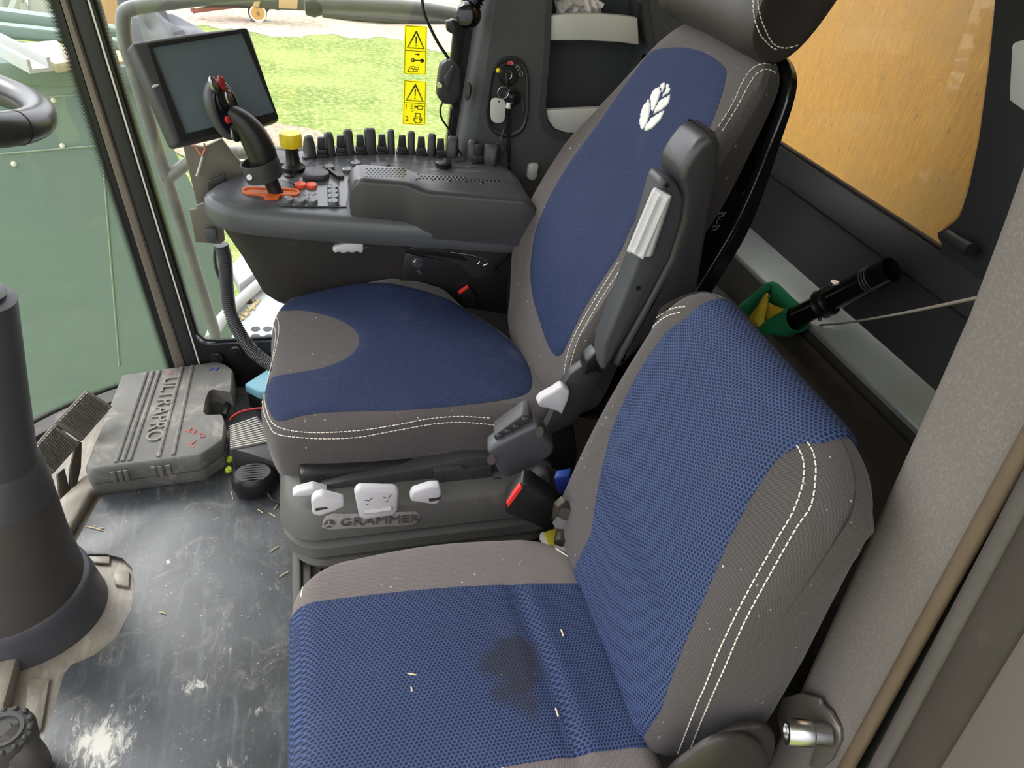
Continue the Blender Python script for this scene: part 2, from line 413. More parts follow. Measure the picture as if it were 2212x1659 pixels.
GRAV = ground('pale_gravel', C(180, 164, 146), C(198, 184, 166), C(150, 134, 118), .8, 9)
DIRT = ground('bare_earth', C(160, 144, 124), C(176, 160, 140), C(134, 120, 100), 2, 12)
# orange tank wall seen through the rear glass
def tank_mat():
    m, nt, b = node_mat('streaked_orange_paint'); co_ = coords(nt)
    st = noise_n(nt, coords(nt, (240, 240, 16)), 1.6, 6, .75); col = mixc(nt, ramp(nt, st, .25, .75), C(142, 98, 32), C(188, 136, 48)); col = mixc(nt, ramp(nt, noise_n(nt, co_, 2.5, 5), .45, .8), col, C(152, 118, 62))
    sp = noise_n(nt, coords(nt, (60, 60, 22)), 1.5, 6, .8); col = mixc(nt, ramp(nt, sp, .58, .68), col, C(104, 88, 60))
    nt.links.new(col, b.inputs['Base Color']); b.inputs['Roughness'].default_value = .6; return m
TANK = tank_mat()
def floor_mat(name, base, dust, blobs):
    m, nt, b = node_mat(name); co_ = coords(nt)
    col = mixc(nt, ramp(nt, noise_n(nt, co_, 5, 5, .6), .3, .7), [q*.62 for q in base], [q*1.35 for q in base])
    st = noise_n(nt, coords(nt, (60, 8, 20)), 1, 6, .7, .3); col = mixc(nt, ramp(nt, st, .48, .85), col, [q*2.4 for q in base])
    sc = noise_n(nt, co_, 13, 9, .75, 1.2); col = mixc(nt, ramp(nt, sc, .50, .76), col, dust); c3 = noise_n(nt, coords(nt, (1, .5, 1)), 48, 8, .8, 1.5); col = mixc(nt, ramp(nt, c3, .58, .74), col, [min(1, q*1.25) for q in dust])
    for (px, py, r, amt) in blobs:      # dried mud kicked up round the boots
        p = oz(px, py, .012)
        d = NN(nt, 'ShaderNodeVectorMath', operation='DISTANCE'); nt.links.new(co_, d.inputs[0]); d.inputs[1].default_value = p
        nz = noise_n(nt, coords(nt, (1, .35, 1)), 60, 8, .75, .8); a = NN(nt, 'ShaderNodeMapRange'); a.inputs[1].default_value = r; a.inputs[2].default_value = 0; a.inputs[4].default_value = amt; nt.links.new(d.outputs['Value'], a.inputs[0])
        s_ = NN(nt, 'ShaderNodeMath', operation='ADD'); nt.links.new(nz, s_.inputs[0]); nt.links.new(a.outputs[0], s_.inputs[1])
        col = mixc(nt, ramp(nt, s_.outputs[0], .86, 1.06), col, (.52, .49, .43))
    fl = NN(nt, 'ShaderNodeTexVoronoi', Scale=75); nt.links.new(co_, fl.inputs[0])
    sm = NN(nt, 'ShaderNodeMapRange'); sm.inputs[1].default_value = .13; sm.inputs[2].default_value = .07; nt.links.new(fl.outputs['Distance'], sm.inputs[0])
    k = ramp(nt, noise_n(nt, co_, 11, 5), .44, .58); km = NN(nt, 'ShaderNodeMath', operation='MULTIPLY'); nt.links.new(sm.outputs[0], km.inputs[0]); nt.links.new(k, km.inputs[1])
    col = mixc(nt, km.outputs[0], col, (.42, .38, .31))
    nt.links.new(col, b.inputs['Base Color']); b.inputs['Roughness'].default_value = .42; bump(nt, b, sc, .3, .002); return m
MAT = floor_mat('scuffed_rubber_mat', C(66, 68, 71), (.175, .165, .145), [(215, 1600, .13, .62), (430, 1480, .09, .46), (300, 1525, .10, .44), (500, 1650, .08, .45), (560, 1535, .07, .42), (250, 1310, .02, .3), (365, 1215, .035, .5), (590, 1270, .05, .42), (500, 1400, .05, .4)])
TANFL = floor_mat('dusty_tan_floor_pan', C(128, 119, 106), (.32, .28, .225), [(60, 1490, .06, .4)])
def glass_mat():
    m = bpy.data.materials.new('dusty_window_glass'); m.use_nodes = True; nt = m.node_tree; nt.nodes.clear(); co_ = coords(nt)
    out = NN(nt, 'ShaderNodeOutputMaterial'); tr = NN(nt, 'ShaderNodeBsdfTransparent'); tr.inputs[0].default_value = (.95, .97, .96, 1)
    gl = NN(nt, 'ShaderNodeBsdfGlossy', Roughness=.02); lw = NN(nt, 'ShaderNodeLayerWeight', Blend=.5); pw = NN(nt, 'ShaderNodeMath', operation='POWER'); nt.links.new(lw.outputs['Facing'], pw.inputs[0]); pw.inputs[1].default_value = 5
    fr = NN(nt, 'ShaderNodeMath', operation='MULTIPLY_ADD'); nt.links.new(pw.outputs[0], fr.inputs[0]); fr.inputs[1].default_value = .85; fr.inputs[2].default_value = .07; mx = NN(nt, 'ShaderNodeMixShader')
    nt.links.new(fr.outputs[0], mx.inputs[0]); nt.links.new(tr.outputs[0], mx.inputs[1]); nt.links.new(gl.outputs[0], mx.inputs[2])
    df = NN(nt, 'ShaderNodeBsdfDiffuse'); df.inputs[0].default_value = (.72, .74, .7, 1); m2 = NN(nt, 'ShaderNodeMixShader')
    a = NN(nt, 'ShaderNodeMath', operation='MULTIPLY'); nt.links.new(ramp(nt, noise_n(nt, co_, 5, 8, .75), .35, .9), a.inputs[0]); a.inputs[1].default_value = .10
    nt.links.new(a.outputs[0], m2.inputs[0]); nt.links.new(mx.outputs[0], m2.inputs[1]); nt.links.new(df.outputs[0], m2.inputs[2]); nt.links.new(m2.outputs[0], out.inputs[0]); return m
GLASS = glass_mat()
def frit_mat():
    """black ceramic edge of the panes, breaking into dots towards the clear glass (UV: x along, y across, metres / 0-1)"""
    m = bpy.data.materials.new('black_dotted_glass_edge'); m.use_nodes = True; nt = m.node_tree; b = nt.nodes['Principled BSDF']; out = nt.nodes['Material Output']
    b.inputs['Base Color'].default_value = (.012, .012, .013, 1); b.inputs['Roughness'].default_value = .3
    uv = NN(nt, 'ShaderNodeUVMap').outputs[0]; sx = NN(nt, 'ShaderNodeSeparateXYZ'); nt.links.new(uv, sx.inputs[0])
    mp = NN(nt, 'ShaderNodeMapping'); mp.inputs[3].default_value = (380, 380, 1); 
    cmb = NN(nt, 'ShaderNodeCombineXYZ'); nt.links.new(sx.outputs[0], cmb.inputs[0]); y = NN(nt, 'ShaderNodeMath', operation='MULTIPLY'); nt.links.new(sx.outputs[1], y.inputs[0]); y.inputs[1].default_value = .022; nt.links.new(y.outputs[0], cmb.inputs[1])
    nt.links.new(cmb.outputs[0], mp.inputs[0])
    vo = NN(nt, 'ShaderNodeTexVoronoi', Scale=1.0, Randomness=0.0); nt.links.new(mp.outputs[0], vo.inputs[0])
    lt = NN(nt, 'ShaderNodeMath', operation='LESS_THAN'); nt.links.new(vo.outputs['Distance'], lt.inputs[0])
    mr = NN(nt, 'ShaderNodeMapRange'); mr.inputs[1].default_value = 0; mr.inputs[2].default_value = 1; mr.inputs[3].default_value = .8; mr.inputs[4].default_value = .12; nt.links.new(sx.outputs[1], mr.inputs[0]); nt.links.new(mr.outputs[0], lt.inputs[1])
    tr = NN(nt, 'ShaderNodeBsdfTransparent'); mx = NN(nt, 'ShaderNodeMixShader'); nt.links.new(lt.outputs[0], mx.inputs[0]); nt.links.new(tr.outputs[0], mx.inputs[1]); nt.links.new(b.outputs[0], mx.inputs[2]); nt.links.new(mx.outputs[0], out.inputs[0]); return m
FRIT = frit_mat()
def frit(name, edge, inner, parent):
    """dotted band between two matching 3D polylines"""
    mb = MB(); n = len(edge); mb.add(list(edge)+list(inner), [[i, i+1, n+i+1, n+i] for i in range(n-1)])
    o = mb.build(name, FRIT, parent, False); l = o.data.uv_layers.new(name='UVMap'); d = [0]
    for a, b in zip(edge, edge[1:]): d.append(d[-1]+(b-a).length)
    for lp in o.data.loops: i = lp.vertex_index; l.data[lp.index].uv = (d[i % n], 0 if i < n else 1)
    return o
def smoothline(px, fn, *a, n=8): return [fn(q.x, q.y, *a) for q in spl([V((x, y, 0)) for x, y in px], n)]
def lit(c): return c

# ================================================================== OUTSIDE
GZ = -2.0
m = MB(); m.add([(-40, -30, GZ), (60, -30, GZ), (60, 120, GZ), (-40, 120, GZ)], [[0, 1, 2, 3]]); struct(m.build('lawn_ground', LAWN))
gb = pxpoly([(250, 30), (340, 38), (430, 50), (560, 75), (700, 74), (850, 88), (960, 110), (1050, 128), (1150, 150)], oz, GZ+.004)
gb = [p+V((0, .5*noise.noise(p*.9)+.25*noise.noise(p*3.1), 0)) for p in spl(gb, 16)]
far = [V((60, 60, GZ+.004)), V((60, 110, GZ+.004)), V((-40, 110, GZ+.004)), V((-40, gb[0].y-2, GZ+.004))]
m = MB(); m.add(gb+far, [list(range(len(gb)+4))]); struct(m.build('gravel_road', GRAV))
fg = pxpoly([(560, -12), (1010, -8), (1010, 4), (860, 4), (560, -5)], oz, GZ+.03)
d0 = oz(600, 285, GZ+.02); m = MB(); ring = []
for k in range(36):
    t = 2*math.pi*k/36; r = 1+.22*noise.noise(V((math.cos(t)*1.7, math.sin(t)*1.7, 3))); ring.append(d0+V((math.cos(t)*1.0*r-.4, math.sin(t)*.75*r-.3, 0)))
m.add(ring, [list(range(36))]); struct(m.build('bare_earth_ground', DIRT))

# green hopper standing beyond the cab corner
YG = 2.9
def gw(px, py): return oy(px, py, YG)
t = thing('green_hopper', 'faded green sheet steel hopper with riveted side beyond the front glass', 'hopper', (-1.3, YG+.4, GZ))
ztop = gw(150, 168).z; xr = gw(470, 500).x
xt = gw(300, 165).x; zk = gw(470, 520).z
bk0 = oz(262, 112, ztop); ddx, ddy = bk0.x-xt, bk0.y-YG; fr0 = [V((-3.6, YG, GZ)), V((xr, YG, GZ)), V((xr, YG, zk)), V((xt, YG, ztop)), V((-3.6, YG, ztop))]
m = MB(); m.loft([fr0, [p+V((ddx if i in (1, 2, 3) else 0, ddy, 0)) for i, p in enumerate(fr0)]]); m.build('side_wall', GREENM, t)
m = MB(); m.box(((-3.6+xt)/2, YG, ztop+.015), (xt+3.6, .07, .075), bev=.012); m.build('rim', GREEND, t)
dk = [oz(x, y, ztop+.004) for x, y in ((-700, 158), (300, 160), (262, 112), (-700, 10))]
m = MB(); m.prism(dk, (0, 0, -.02)); m.build('deck', GREEND, t)
m = MB(); zr = ztop
r0, r1, r2, r3 = oz(262, 112, zr), oz(130, 96, zr), oz(0, 85, zr), oz(-700, 20, zr)
m.prism([r0, r1, r2, r3, r3+V((0, 0, .09)), r2+V((0, 0, .055)), r1+V((0, 0, .05)), r0+V((0, 0, .04))], (.01, .05, 0), .012); m.prism([p+V((0, .10, .02)) for p in (r0, r1, r2, r3)]+[p+V((0, .10, h)) for p, h in ((r3, .12), (r2, .085), (r1, .075), (r0, .06))], (.01, .06, 0), .015); m.build('ridge', GREEND, t)
m = MB()
for (a, b_) in (((60, 214), (168, 204)), ((0, 332), (215, 314)), ((222, 345), (258, 790))): m.tube([gw(*a)-V((0, .002, 0)), gw(*b_)-V((0, .002, 0))], .0035, 5)
m.build('seam', GSEAM, t)
for q in ((116, 216), (135, 315), (30, 354)): m = MB(); m.sphere(gw(*q), .010, 6); m.build('rivet_head', CREAM, t)
# on the hopper deck
zd = ztop+.012
def deck(px, py, z=zd+.05): return oz(px, py, z)
m = MB(); P = [deck(36, 94), deck(122, 86), deck(172, 128), deck(120, 138)]; m.prism(P, (0, 0, -.03), .003); tag(m.build('plywood_board', PLY), 'pale plywood board lying on the green hopper deck', 'board')
m = MB(); P = [deck(230, 104), deck(262, 110), deck(275, 132), deck(236, 133)]; m.prism(P, (0, 0, -.025), .003); tag(m.build('plywood_board', POST), 'orange edged short board right of the front pillar on the hopper', 'board')
a, b_ = deck(-20, 92), deck(88, 148); d = (b_-a).normalized(); s_ = d.cross(V((0, 0, 1)))*.035
m = MB(); m.prism([a-s_, b_-s_, b_+s_, a+s_], (0, 0, -.012)); m.prism([a-s_, b_-s_, b_-s_*.7, a-s_*.7], (0, 0, .03)); m.prism([a+s_*.7, b_+s_*.7, b_+s_, a+s_], (0, 0, .03)); tag(m.build('metal_channel', WHITEP), 'white slotted metal channel lying slantwise on the hopper deck', 'channel')
# white machine behind the hopper
t = thing('white_machine', 'white framed machine standing behind the green hopper at upper left', 'machine', (-3.1, 6.2, GZ))
def wm(px, py): return oy(px, py, 6.2)
m = MB(); m.prism([wm(55, -60), wm(112, -60), wm(118, 52), wm(62, 50)], (0, .5, 0), .02); m.prism([wm(-60, -60), wm(-2, -60), wm(14, 60), wm(-60, 60)], (0, .5, 0), .02); m.build('panel', WHITEP, t)
m = MB(); m.tube([wm(48, -20), wm(18, 48)], .035, 8); m.tube([wm(48, 5), wm(60, 48)], .03, 8); m.build('brace', WHITEP, t)
m = MB(); m.prism([wm(0, -60), wm(60, -60), wm(60, 90), wm(0, 90)], (0, .3, 0)); o = m.build('body', TAN, t); o.location.y = .7
m = MB(); p = oy(222, -30, 5.6); q = oy(236, 78, 5.6); m.tube([p, (p+q)/2, q+V((0, 0, -1.5))], .07, 12); tag(m.build('marker_post', POST), 'orange and white post between the pillar and the bent handrail', 'post')
# heap of grey sheeting
def heap(name, px, n, r, mat, label):
    c = oz(*px, GZ); m = MB(); rows = []; N = 40
    for k in range(12):
        s = 1-(k/11)**1.5; row = []
        for i in range(N):
            t = 2*math.pi*i/N; p = V((math.cos(t), math.sin(t), 0)); nn = noise.noise(p*2.2+V((0, 0, k*.25)))
            row.append(c+V((p.x*r*(s+.02)*(1+.35*nn), p.y*r*.7*(s+.02)*(1+.3*nn), k/11*r*.9*(1+.45*nn))))
        rows.append(row)
    m.loft(rows); return tag(m.build(name, mat, ang=25), label, 'sheeting')
heap('tarpaulin_heap', (308, 98), 12, .95, TARP, 'crumpled grey sheeting heap on the lawn above the display')
# trailer with small wheel far away
yt = oz(556, 45, GZ).y
def tr_(px, py, dy=0): return oy(px, py, yt+dy)
t = thing('farm_trailer', 'black and tan farm trailer with cream rimmed wheel on gravel', 'trailer', tr_(556, 47))
w0 = tr_(556, 27); rw = (tr_(556, 47)-w0).length; ax = (V((.15, -1, .05))).normalized()
m = MB(); m.lathe([(rw*.62, -.12), (rw*.98, -.12), (rw*1.05, -.05), (rw*1.05, .05), (rw*.98, .1), (rw*.62, .1)], w0, ax, 32); wh = m.build('tyre', TYRE, t)
m = MB(); m.lathe([(rw*.72, .05), (rw*.94, .10), (rw*.94, .12), (rw*.74, .115), (rw*.70, .09)], w0, ax, 32); m.build('rim', CREAM, wh)
m = MB(); m.lathe([(.01, .06), (rw*.72, .09), (rw*.72, .11), (rw*.35, .115), (.01, .12)], w0, ax, 28); m.build('hub', OCHRE, wh)
m = MB(); m.lathe([(.001, .12), (rw*.2, .12), (rw*.2, .15), (.001, .15)], w0, ax, 5); m.build('hub_nut', RUST, wh)
m = MB(); m.tube([tr_(420, -6), tr_(690, 6)], .16, 14); m.tube([tr_(570, 26), tr_(585, 8, .2)], .05, 8); m.tube([tr_(590, 10), tr_(600, 18, .2)], .05, 8); m.build('chassis', TYRE, t)
m = MB(); m.tube([tr_(416, 24), tr_(470, 17), tr_(535, 9)], .045, 8); m.tube([tr_(416, 17), tr_(418, 26)], .05, 8); m.build('drawbar', RUST, t)
m = MB(); m.prism([tr_(478, 7), tr_(530, 9), tr_(520, 12), tr_(470, 17)], (0, .4, .03)); m.build('deck_board', CREAM, t)
m = MB(); m.prism([tr_(552, -12), tr_(566, -12), tr_(560, 12), tr_(547, 10)], (0, -.2, 0), .02); m.build('bracket', TAN, t); m = MB(); m.prism([tr_(603, -12), tr_(644, -12), tr_(642, 16), tr_(602, 14)], (0, -.2, 0), .02); m.build('bracket', TAN, t)
m = MB(); c = oz(890, 42, GZ+.08)
m.tube([c+V((-1.9, .3, 0)), c+V((-.9, -.1, .05)), c+V((.2, .05, 0)), c+V((1.7, .4, 0))], .12, 8, 5); m.tube([c+V((-1.2, .7, .02)), c+V((1.2, .5, .02))], .1, 8); tag(m.build('scrap_iron', TYRE), 'dark scrap iron lying on the gravel above the warning decals', 'scrap')
# cab handrail, mirror arm, catwalk
YR = 2.28
def r_(px, py): return oy(px, py, YR)
t = thing('bent_handrail', 'weathered bent handrail tube rising outside the right cab window', 'handrail', r_(470, 760))
m = MB(); m.tube([r_(478, 765), r_(440, 640), r_(385, 465), r_(330, 290), r_(288, 150), r_(270, 90), r_(266, 40), r_(278, 20), r_(330, 10), r_(440, -4), r_(560, -14), r_(760, -30)], .0185, 14, 5); m.build('upright_tube', RAIL, t)
m = MB(); m.tube([r_(352, 383), r_(372, 378), r_(404, 352), r_(430, 338), r_(500, 331), r_(650, 327), r_(800, 330), r_(1000, 340)], .0185, 12, 5); m.build('middle_tube', RAIL, t)
m = MB(); m.tube([r_(331, 150)+V((0, -.02, 0)), r_(318, 152)+V((0, -.02, 0))], .012, 8); m.tube([r_(316, 146), r_(322, 156)], .022, 12); m.build('clip', RUB, t)
YM = 2.35
t = thing('mirror_arm', 'speckled grey mirror arm tube across the top of the right window', 'mirror arm', oy(1000, 32, YM))
m = MB(); m.tube([oy(672, 8, YM), oy(800, 13, YM), oy(900, 20, YM), oy(985, 34, YM), oy(1060, 52, YM)], .021, 16, 5); m.build('tube', RAIL, t)
m = MB(); m.lathe([(.005, -.026), (.022, -.022), (.028, 0), (.022, .022), (.005, .026)], oy(677, 14, YM), oy(690, 14, YM)-oy(660, 14, YM), 18); m.build('clamp', RUB, t)
ZC = -.14
t = thing('catwalk', 'pale galvanised catwalk plate with holes outside the right window', 'catwalk', oz(560, 680, ZC))
cw = [oz(x, y, ZC) for x, y in ((470, 735), (458, 712), (506, 690), (520, 560), (700, 540), (700, 830), (540, 830), (430, 770))]
m = MB(); m.prism([(-.34, 2.05, ZC), (.9, 2.05, ZC), (.9, 2.85, ZC), (-.25, 2.85, ZC), (-.34, 2.6, ZC)], (0, 0, -.02), .004); m.build('deck_plate', GALV, t)
for (x, y) in ((552, 711), (578, 711), (552, 727), (580, 728), (550, 742), (540, 652), (600, 700), (600, 728)):
    m = MB(); m.lathe([(.001, 0), (.016, 0), (.016, .002), (.001, .002)], oz(x, y, ZC), (0, 0, 1), 16); m.build('drain_hole', PLAX, t)
m = MB(); m.tube([oz(455, 735, ZC+.03), oz(470, 702, ZC+.03), oz(500, 668, ZC+.03), oz(545, 626, ZC+.03), oz(640, 545, ZC+.03)], .022, 12, 4); m.build('edge_tube', WHITEP, t)
m = MB(); m.prism([oz(499, 600, ZC), oz(530, 565, ZC), oz(640, 470, ZC), oz(620, 560, ZC), oz(520, 640, ZC)], (0, 0, .05), .008); m.build('step_panel', WHITEP, t)
m = MB(); random.seed(3)
for k in range(70):
    q = random.random(); p = oz(520+q*38+random.gauss(0, 3), 688-q*38+random.gauss(0, 3), ZC+.004)
    m.sphere(p, .005, 4)
o = tag(m.build('wheat_grain', STRAW), 'spilled wheat grain along the catwalk seam', 'grain'); o['kind'] = 'stuff'
# orange tank behind rear glass
t = thing('grain_tank', 'streaked orange grain tank wall behind the rear window', 'tank', (1.75, 1.6, -1))
m = MB(); m.box((1.78, 1.7, .7), (.5, 3.4, 3.4), bev=.03); m.build('wall', TANK, t)
# ================================================================== CAB SHELL
def zline(a, b, z):            # point on the line a-b at height z
    return a+(b-a)*((z-a.z)/(b.z-a.z))
YW = 1.85
# raised ribs of the floor pan
m = MB()
for q in ([(245, 1238), (282, 1238), (280, 1272), (250, 1268)], [(62, 1470), (110, 1470), (92, 1580), (52, 1590)], [(190, 1205), (240, 1206), (238, 1222), (205, 1220)]):
    m.prism([oz(x, y, .0) for x, y in q], (0, 0, .008), .003)
m.prism([oz(x, y, 0) for x, y in ((-60, 1445), (52, 1432), (18, 1560), (-60, 1570))], (0, 0, .035), .008)
struct(m.build('trim_1', TANFL))
mo = [(213, 1079), (161, 1173), (158, 1200), (190, 1197), (228, 1197), (264, 1206), (284, 1226), (290, 1265), (283, 1314), (253, 1373), (206, 1413), (154, 1435), (136, 1456), (121, 1509), (84, 1623), (40, 1780), (760, 1780), (760, 1200), (700, 850), (480, 850)]
m = MB(); m.prism([oz(x, y, .012) for x, y in mo], (0, 0, -.011), .002); o = tag(m.build('floor_mat', MAT), 'scuffed black rubber mat with dried mud covering the cab floor', 'floor mat')
# windscreen: curved pane from the right corner post round to the door side
def lpost(a, b): return oy(*a, YW), oy(*b, YW)
L0 = lpost((111, 0), (362, 775)); L1 = lpost((128, 0), (375, 780)); L1b = lpost((130, 0), (374, 780)); L2 = lpost((148, 0), (398, 780)); L3 = lpost((190, 0), (428, 780)); L4 = lpost((198, 0), (432, 760))
base = [V((L0[1].x-.005, YW+.02, 0)), V((-.61, 1.81, 0)), V((-.785, 1.66, 0)), V((-.92, 1.42, 0)), V((-1.0, 1.05, 0)), V((-1.0, .6, 0)), V((-.88, .2, 0)), V((-.85, -.1, 0))]
lean = (L0[0].x-L0[1].x)/(L0[0].z-L0[1].z)
arc = spl(base, 6)
m = MB(); m.prism([V((p.x, p.y, 0)) for p in arc]+[V((1.2, -.1, 0)), V((1.2, YW+.06, 0))], (0, 0, -.06)); struct(m.build('floor', TANFL))
def ws(i, z): p = arc[i]; return V((p.x+lean*(z-.1), p.y, z))
zs = [.03+k*.16 for k in range(14)]
m = MB(); m.loft([[ws(i, z) for i in range(len(arc))] for z in zs], False, False); w1 = struct(m.build('window_1', GLASS))
e = [zline(*L0, z) for z in zs]; e = [V((p.x, YW+.016, p.z)) for p in e]
inn = [V((p.x-.020, YW+.010, p.z)) for p in e]; frit('frit_border', e, inn, w1)
eb = [V((ws(i, .05).x+.004, ws(i, .05).y, .05)) for i in range(0, len(arc))]; frit('frit_border', eb, [p+V((0, 0, .02)) for p in eb], w1)
m = MB(); P = [V((p.x+.01, p.y-.01, 0)) for p in arc]; Q = [V((p.x-.05, p.y+.03, 0)) for p in arc]
m.loft([[a, b_, b_+V((0, 0, .02)), a+V((0, 0, .02))] for a, b_ in zip(P, Q)]); struct(m.build('trim_2', RUB))
m = MB(); kq = [oz(x, y, .0) for x, y in ((236, 1062), (205, 1078), (150, 1178), (60, 1240), (20, 1190), (120, 1110), (190, 1040))]; m.prism(kq, (0, 0, .03), .01, 3); struct(m.build('trim_3', TANFL))
# corner post with its seals
def strip(name, La, Lb, y0, dep, mat, bev=0, z0=0, z1=2.1, parent=None):
    mm = MB(); a0, a1, b0, b1 = zline(*La, z0), zline(*La, z1), zline(*Lb, z0), zline(*Lb, z1)
    mm.prism([V((q.x, y0, q.z)) for q in (a0, b0, b1, a1)], (0, dep, 0), bev); return mm.build(name, mat, parent)
t = struct(strip('trim_4', L0, L4, YW+.012, .06, PLAX))
strip('rubber_seal', L1b, L2, YW-.006, .03, SEALG, .005, parent=t); strip('rubber_seal', L1, L1b, YW-.0, .02, PLAX, .001, parent=t)
strip('post_cover', L2, (L3[0]-V((.004, 0, 0)), L3[1]-V((.004, 0, 0))), YW-.002, .03, TRIMX, .004, parent=t)
strip('glass_edge_strip', (L3[0]-V((.002, 0, 0)), L3[1]-V((.002, 0, 0))), (L3[0]+V((.002, 0, 0)), L3[1]+V((.002, 0, 0))), YW+.002, .02, CREAM, parent=t)
# right window: black frame with the pane in it
re_b, re_t = oy(970, 330, YW), oy(1003, 40, YW)
def rex(z): return zline(re_b, re_t, z).x
zb = oy(540, 742, YW).z
hl = [V((zline(*L4, zb+.03).x, zb+.03)), V((zline(*L4, zb+.012).x+.006, zb+.010)), V((zline(*L4, zb).x+.025, zb)), V((rex(zb)-.03, zb)), V((rex(zb), zb+.03)), V((rex(.8), .8)), V((rex(1.2), 1.2)), V((rex(1.9), 1.9)), V((rex(1.9)-.03, 1.98)), V((zline(*L4, 1.98).x+.03, 1.98)), V((zline(*L4, 1.9).x, 1.9))]
m = MB(); x0 = zline(*L4, zb).x
plate(m, [V((zline(*L4, 0).x-.03, 0)), V((.52, 0)), V((.52, 2.1)), V((zline(*L4, 2.1).x-.03, 2.1))], [hl], ((0, YW+.004, 0), (1, 0, 0), (0, 0, 1)), (0, .03, 0))
fr_ = struct(m.build('trim_5', PLAX)); m = MB()
for q, r in (((510, 760), .019), ((468, 774), .02)):
    c = oy(*q, YW); m.lathe([(.001, .010), (r*.35, .010), (r*.4, .006), (r*.85, .006), (r, 0), (r, -.004)], c, (0, -1, 0), 24)
m.build('screw_cover', PLAX, fr_)
m = MB(); m.add([V((p.x, YW+.02, p.y)) for p in hl], [list(range(len(hl)))]); w2 = struct(m.build('window_2', GLASS, smooth=False))
def fritloop(hole, fn, parent, w=.016, seg=None):
    L = resample([V((p[0], p[1], 0)) for p in hole], 160); c = sum(L, V((0, 0, 0)))/len(L); n = len(L); E, I = [], []
    ar = sum(L[i].x*L[(i+1) % n].y-L[(i+1) % n].x*L[i].y for i in range(n))
    for i in range(n+1):
        a, b_ = L[(i-1) % n], L[(i+1) % n]; d = (b_-a).normalized(); nn = V((-d.y, d.x, 0))*(1 if ar > 0 else -1)
        E.append(fn(L[i % n])); I.append(fn(L[i % n]+nn*w))
    return frit('frit_border', E, I, parent)
fritloop(hl, lambda p: V((p.x, YW+.017, p.y)), w2, .014)
# right rear corner: moulded trim with a pocketed recess
YT = 1.80
ea, ebt = oy(992, 330, YT), oy(1040, 40, YT)
def tex(z): return zline(ea, ebt, z).x
def tp(px, py, y=YT): q = oy(px, py, y); return V((q.x, q.z))
hole = [tp(1192, -6), tp(1186, 120), tp(1178, 225), tp(1182, 262), tp(1196, 280), tp(1222, 289), tp(1330, 292), V((tp(1400, 110).x, tp(1330, 292).y)), tp(1400, 110), tp(1384, -6)]
hole = [V((hole[0].x+.004, 1.6))]+hole+[V((hole[-1].x, 1.6))]
m = MB(); rx = hole[-1].x
plate(m, [V((tex(0)+.05, 0)), V((1.05, 0)), V((1.05, 2.1)), V((tex(1.75)+.05, 2.1))], [hole], ((0, YT, 0), (1, 0, 0), (0, 0, 1)), (0, .03, 0))
rings = []
for z in [0, .3, .6, .9, 1.2, 1.5, 1.8, 2.1]:
    x = tex(z); rings.append([V((x+.055, YT, z)), V((x+.035, YT+.001, z)), V((x+.018, YT+.006, z)), V((x+.006, YT+.018, z)), V((x, YT+.04, z)), V((x-.004, YW+.003, z)), V((x+.05, YW+.003, z))])
m.loft(rings); wr = struct(m.build('wall_right', TRIMK))
m = MB(); inner = resample([V((p.x, p.y, 0)) for p in hole], 120); sc_ = []
n = len(inner); m.loft([[V((p.x, YT-.003, p.y)) for p in inner], [V((p.x, YT+.10, p.y)) for p in inner]], True, False)
m.add([V((p.x, YT+.10, p.y)) for p in hole], [list(range(len(hole)))]); m.build('pocket', RECESS, wr)
m = MB(); big = [q for q in hole]; cc = V((sum(p.x for p in hole)/len(hole), 1.15))
outer = [V((p.x+(-.014 if p.x < cc.x else .012), p.y-(.014 if p.y < .9 else -.01))) for p in hole]
plate(m, outer, [hole], ((0, YT-.004, 0), (1, 0, 0), (0, 0, 1)), (0, .006, 0)); m.build('pocket_rim', PLADK, wr)
def bar(name, px, mat, label, y=YT+.004, dep=.02, b=.004):
    mm = MB(); mm.prism([oy(x, yy, y) for x, yy in px], (0, dep, 0), b); return tag(mm.build(name, mat), label, 'pocket bar', 'silver pocket bars')
bar('pocket_bar', [(1190, 33), (1235, 30), (1290, 30), (1340, 33), (1378, 38), (1381, 98), (1340, 92), (1270, 88), (1189, 88)], SILV, 'silver bar across the upper pocket of the right rear trim, tissue above it')
bar('pocket_bar', [(1180, 238), (1300, 233), (1398, 236), (1398, 290), (1222, 287), (1198, 279), (1184, 261)], SILV, 'silver bar at the bottom of the right rear trim pocket beside the driver backrest')
# crumpled tissue in the pocket
m = MB(); rows = []
for k in range(9):
    row = []
    for i in range(13):
        p = oy(1206+i*8.2, -22+k*7.5, YT+.035); p.y += .035*noise.noise(V((i*.55, k*.6, 1)))+.0; p.z += .008*noise.noise(V((i*.8, k*.9, 5)))
        if k == 0: p.z += 0
        if i > 6: p.z -= (i-6)**1.3*.0028
        row.append(p)
    rows.append(row)
m.loft(rows, False, False); m.loft([[p+V((0, .02, 0)) for p in r] for r in rows], False, False); tag(m.build('crumpled_tissue', PAPER, ang=12), 'crumpled white tissue tucked behind the upper silver pocket bar', 'tissue')
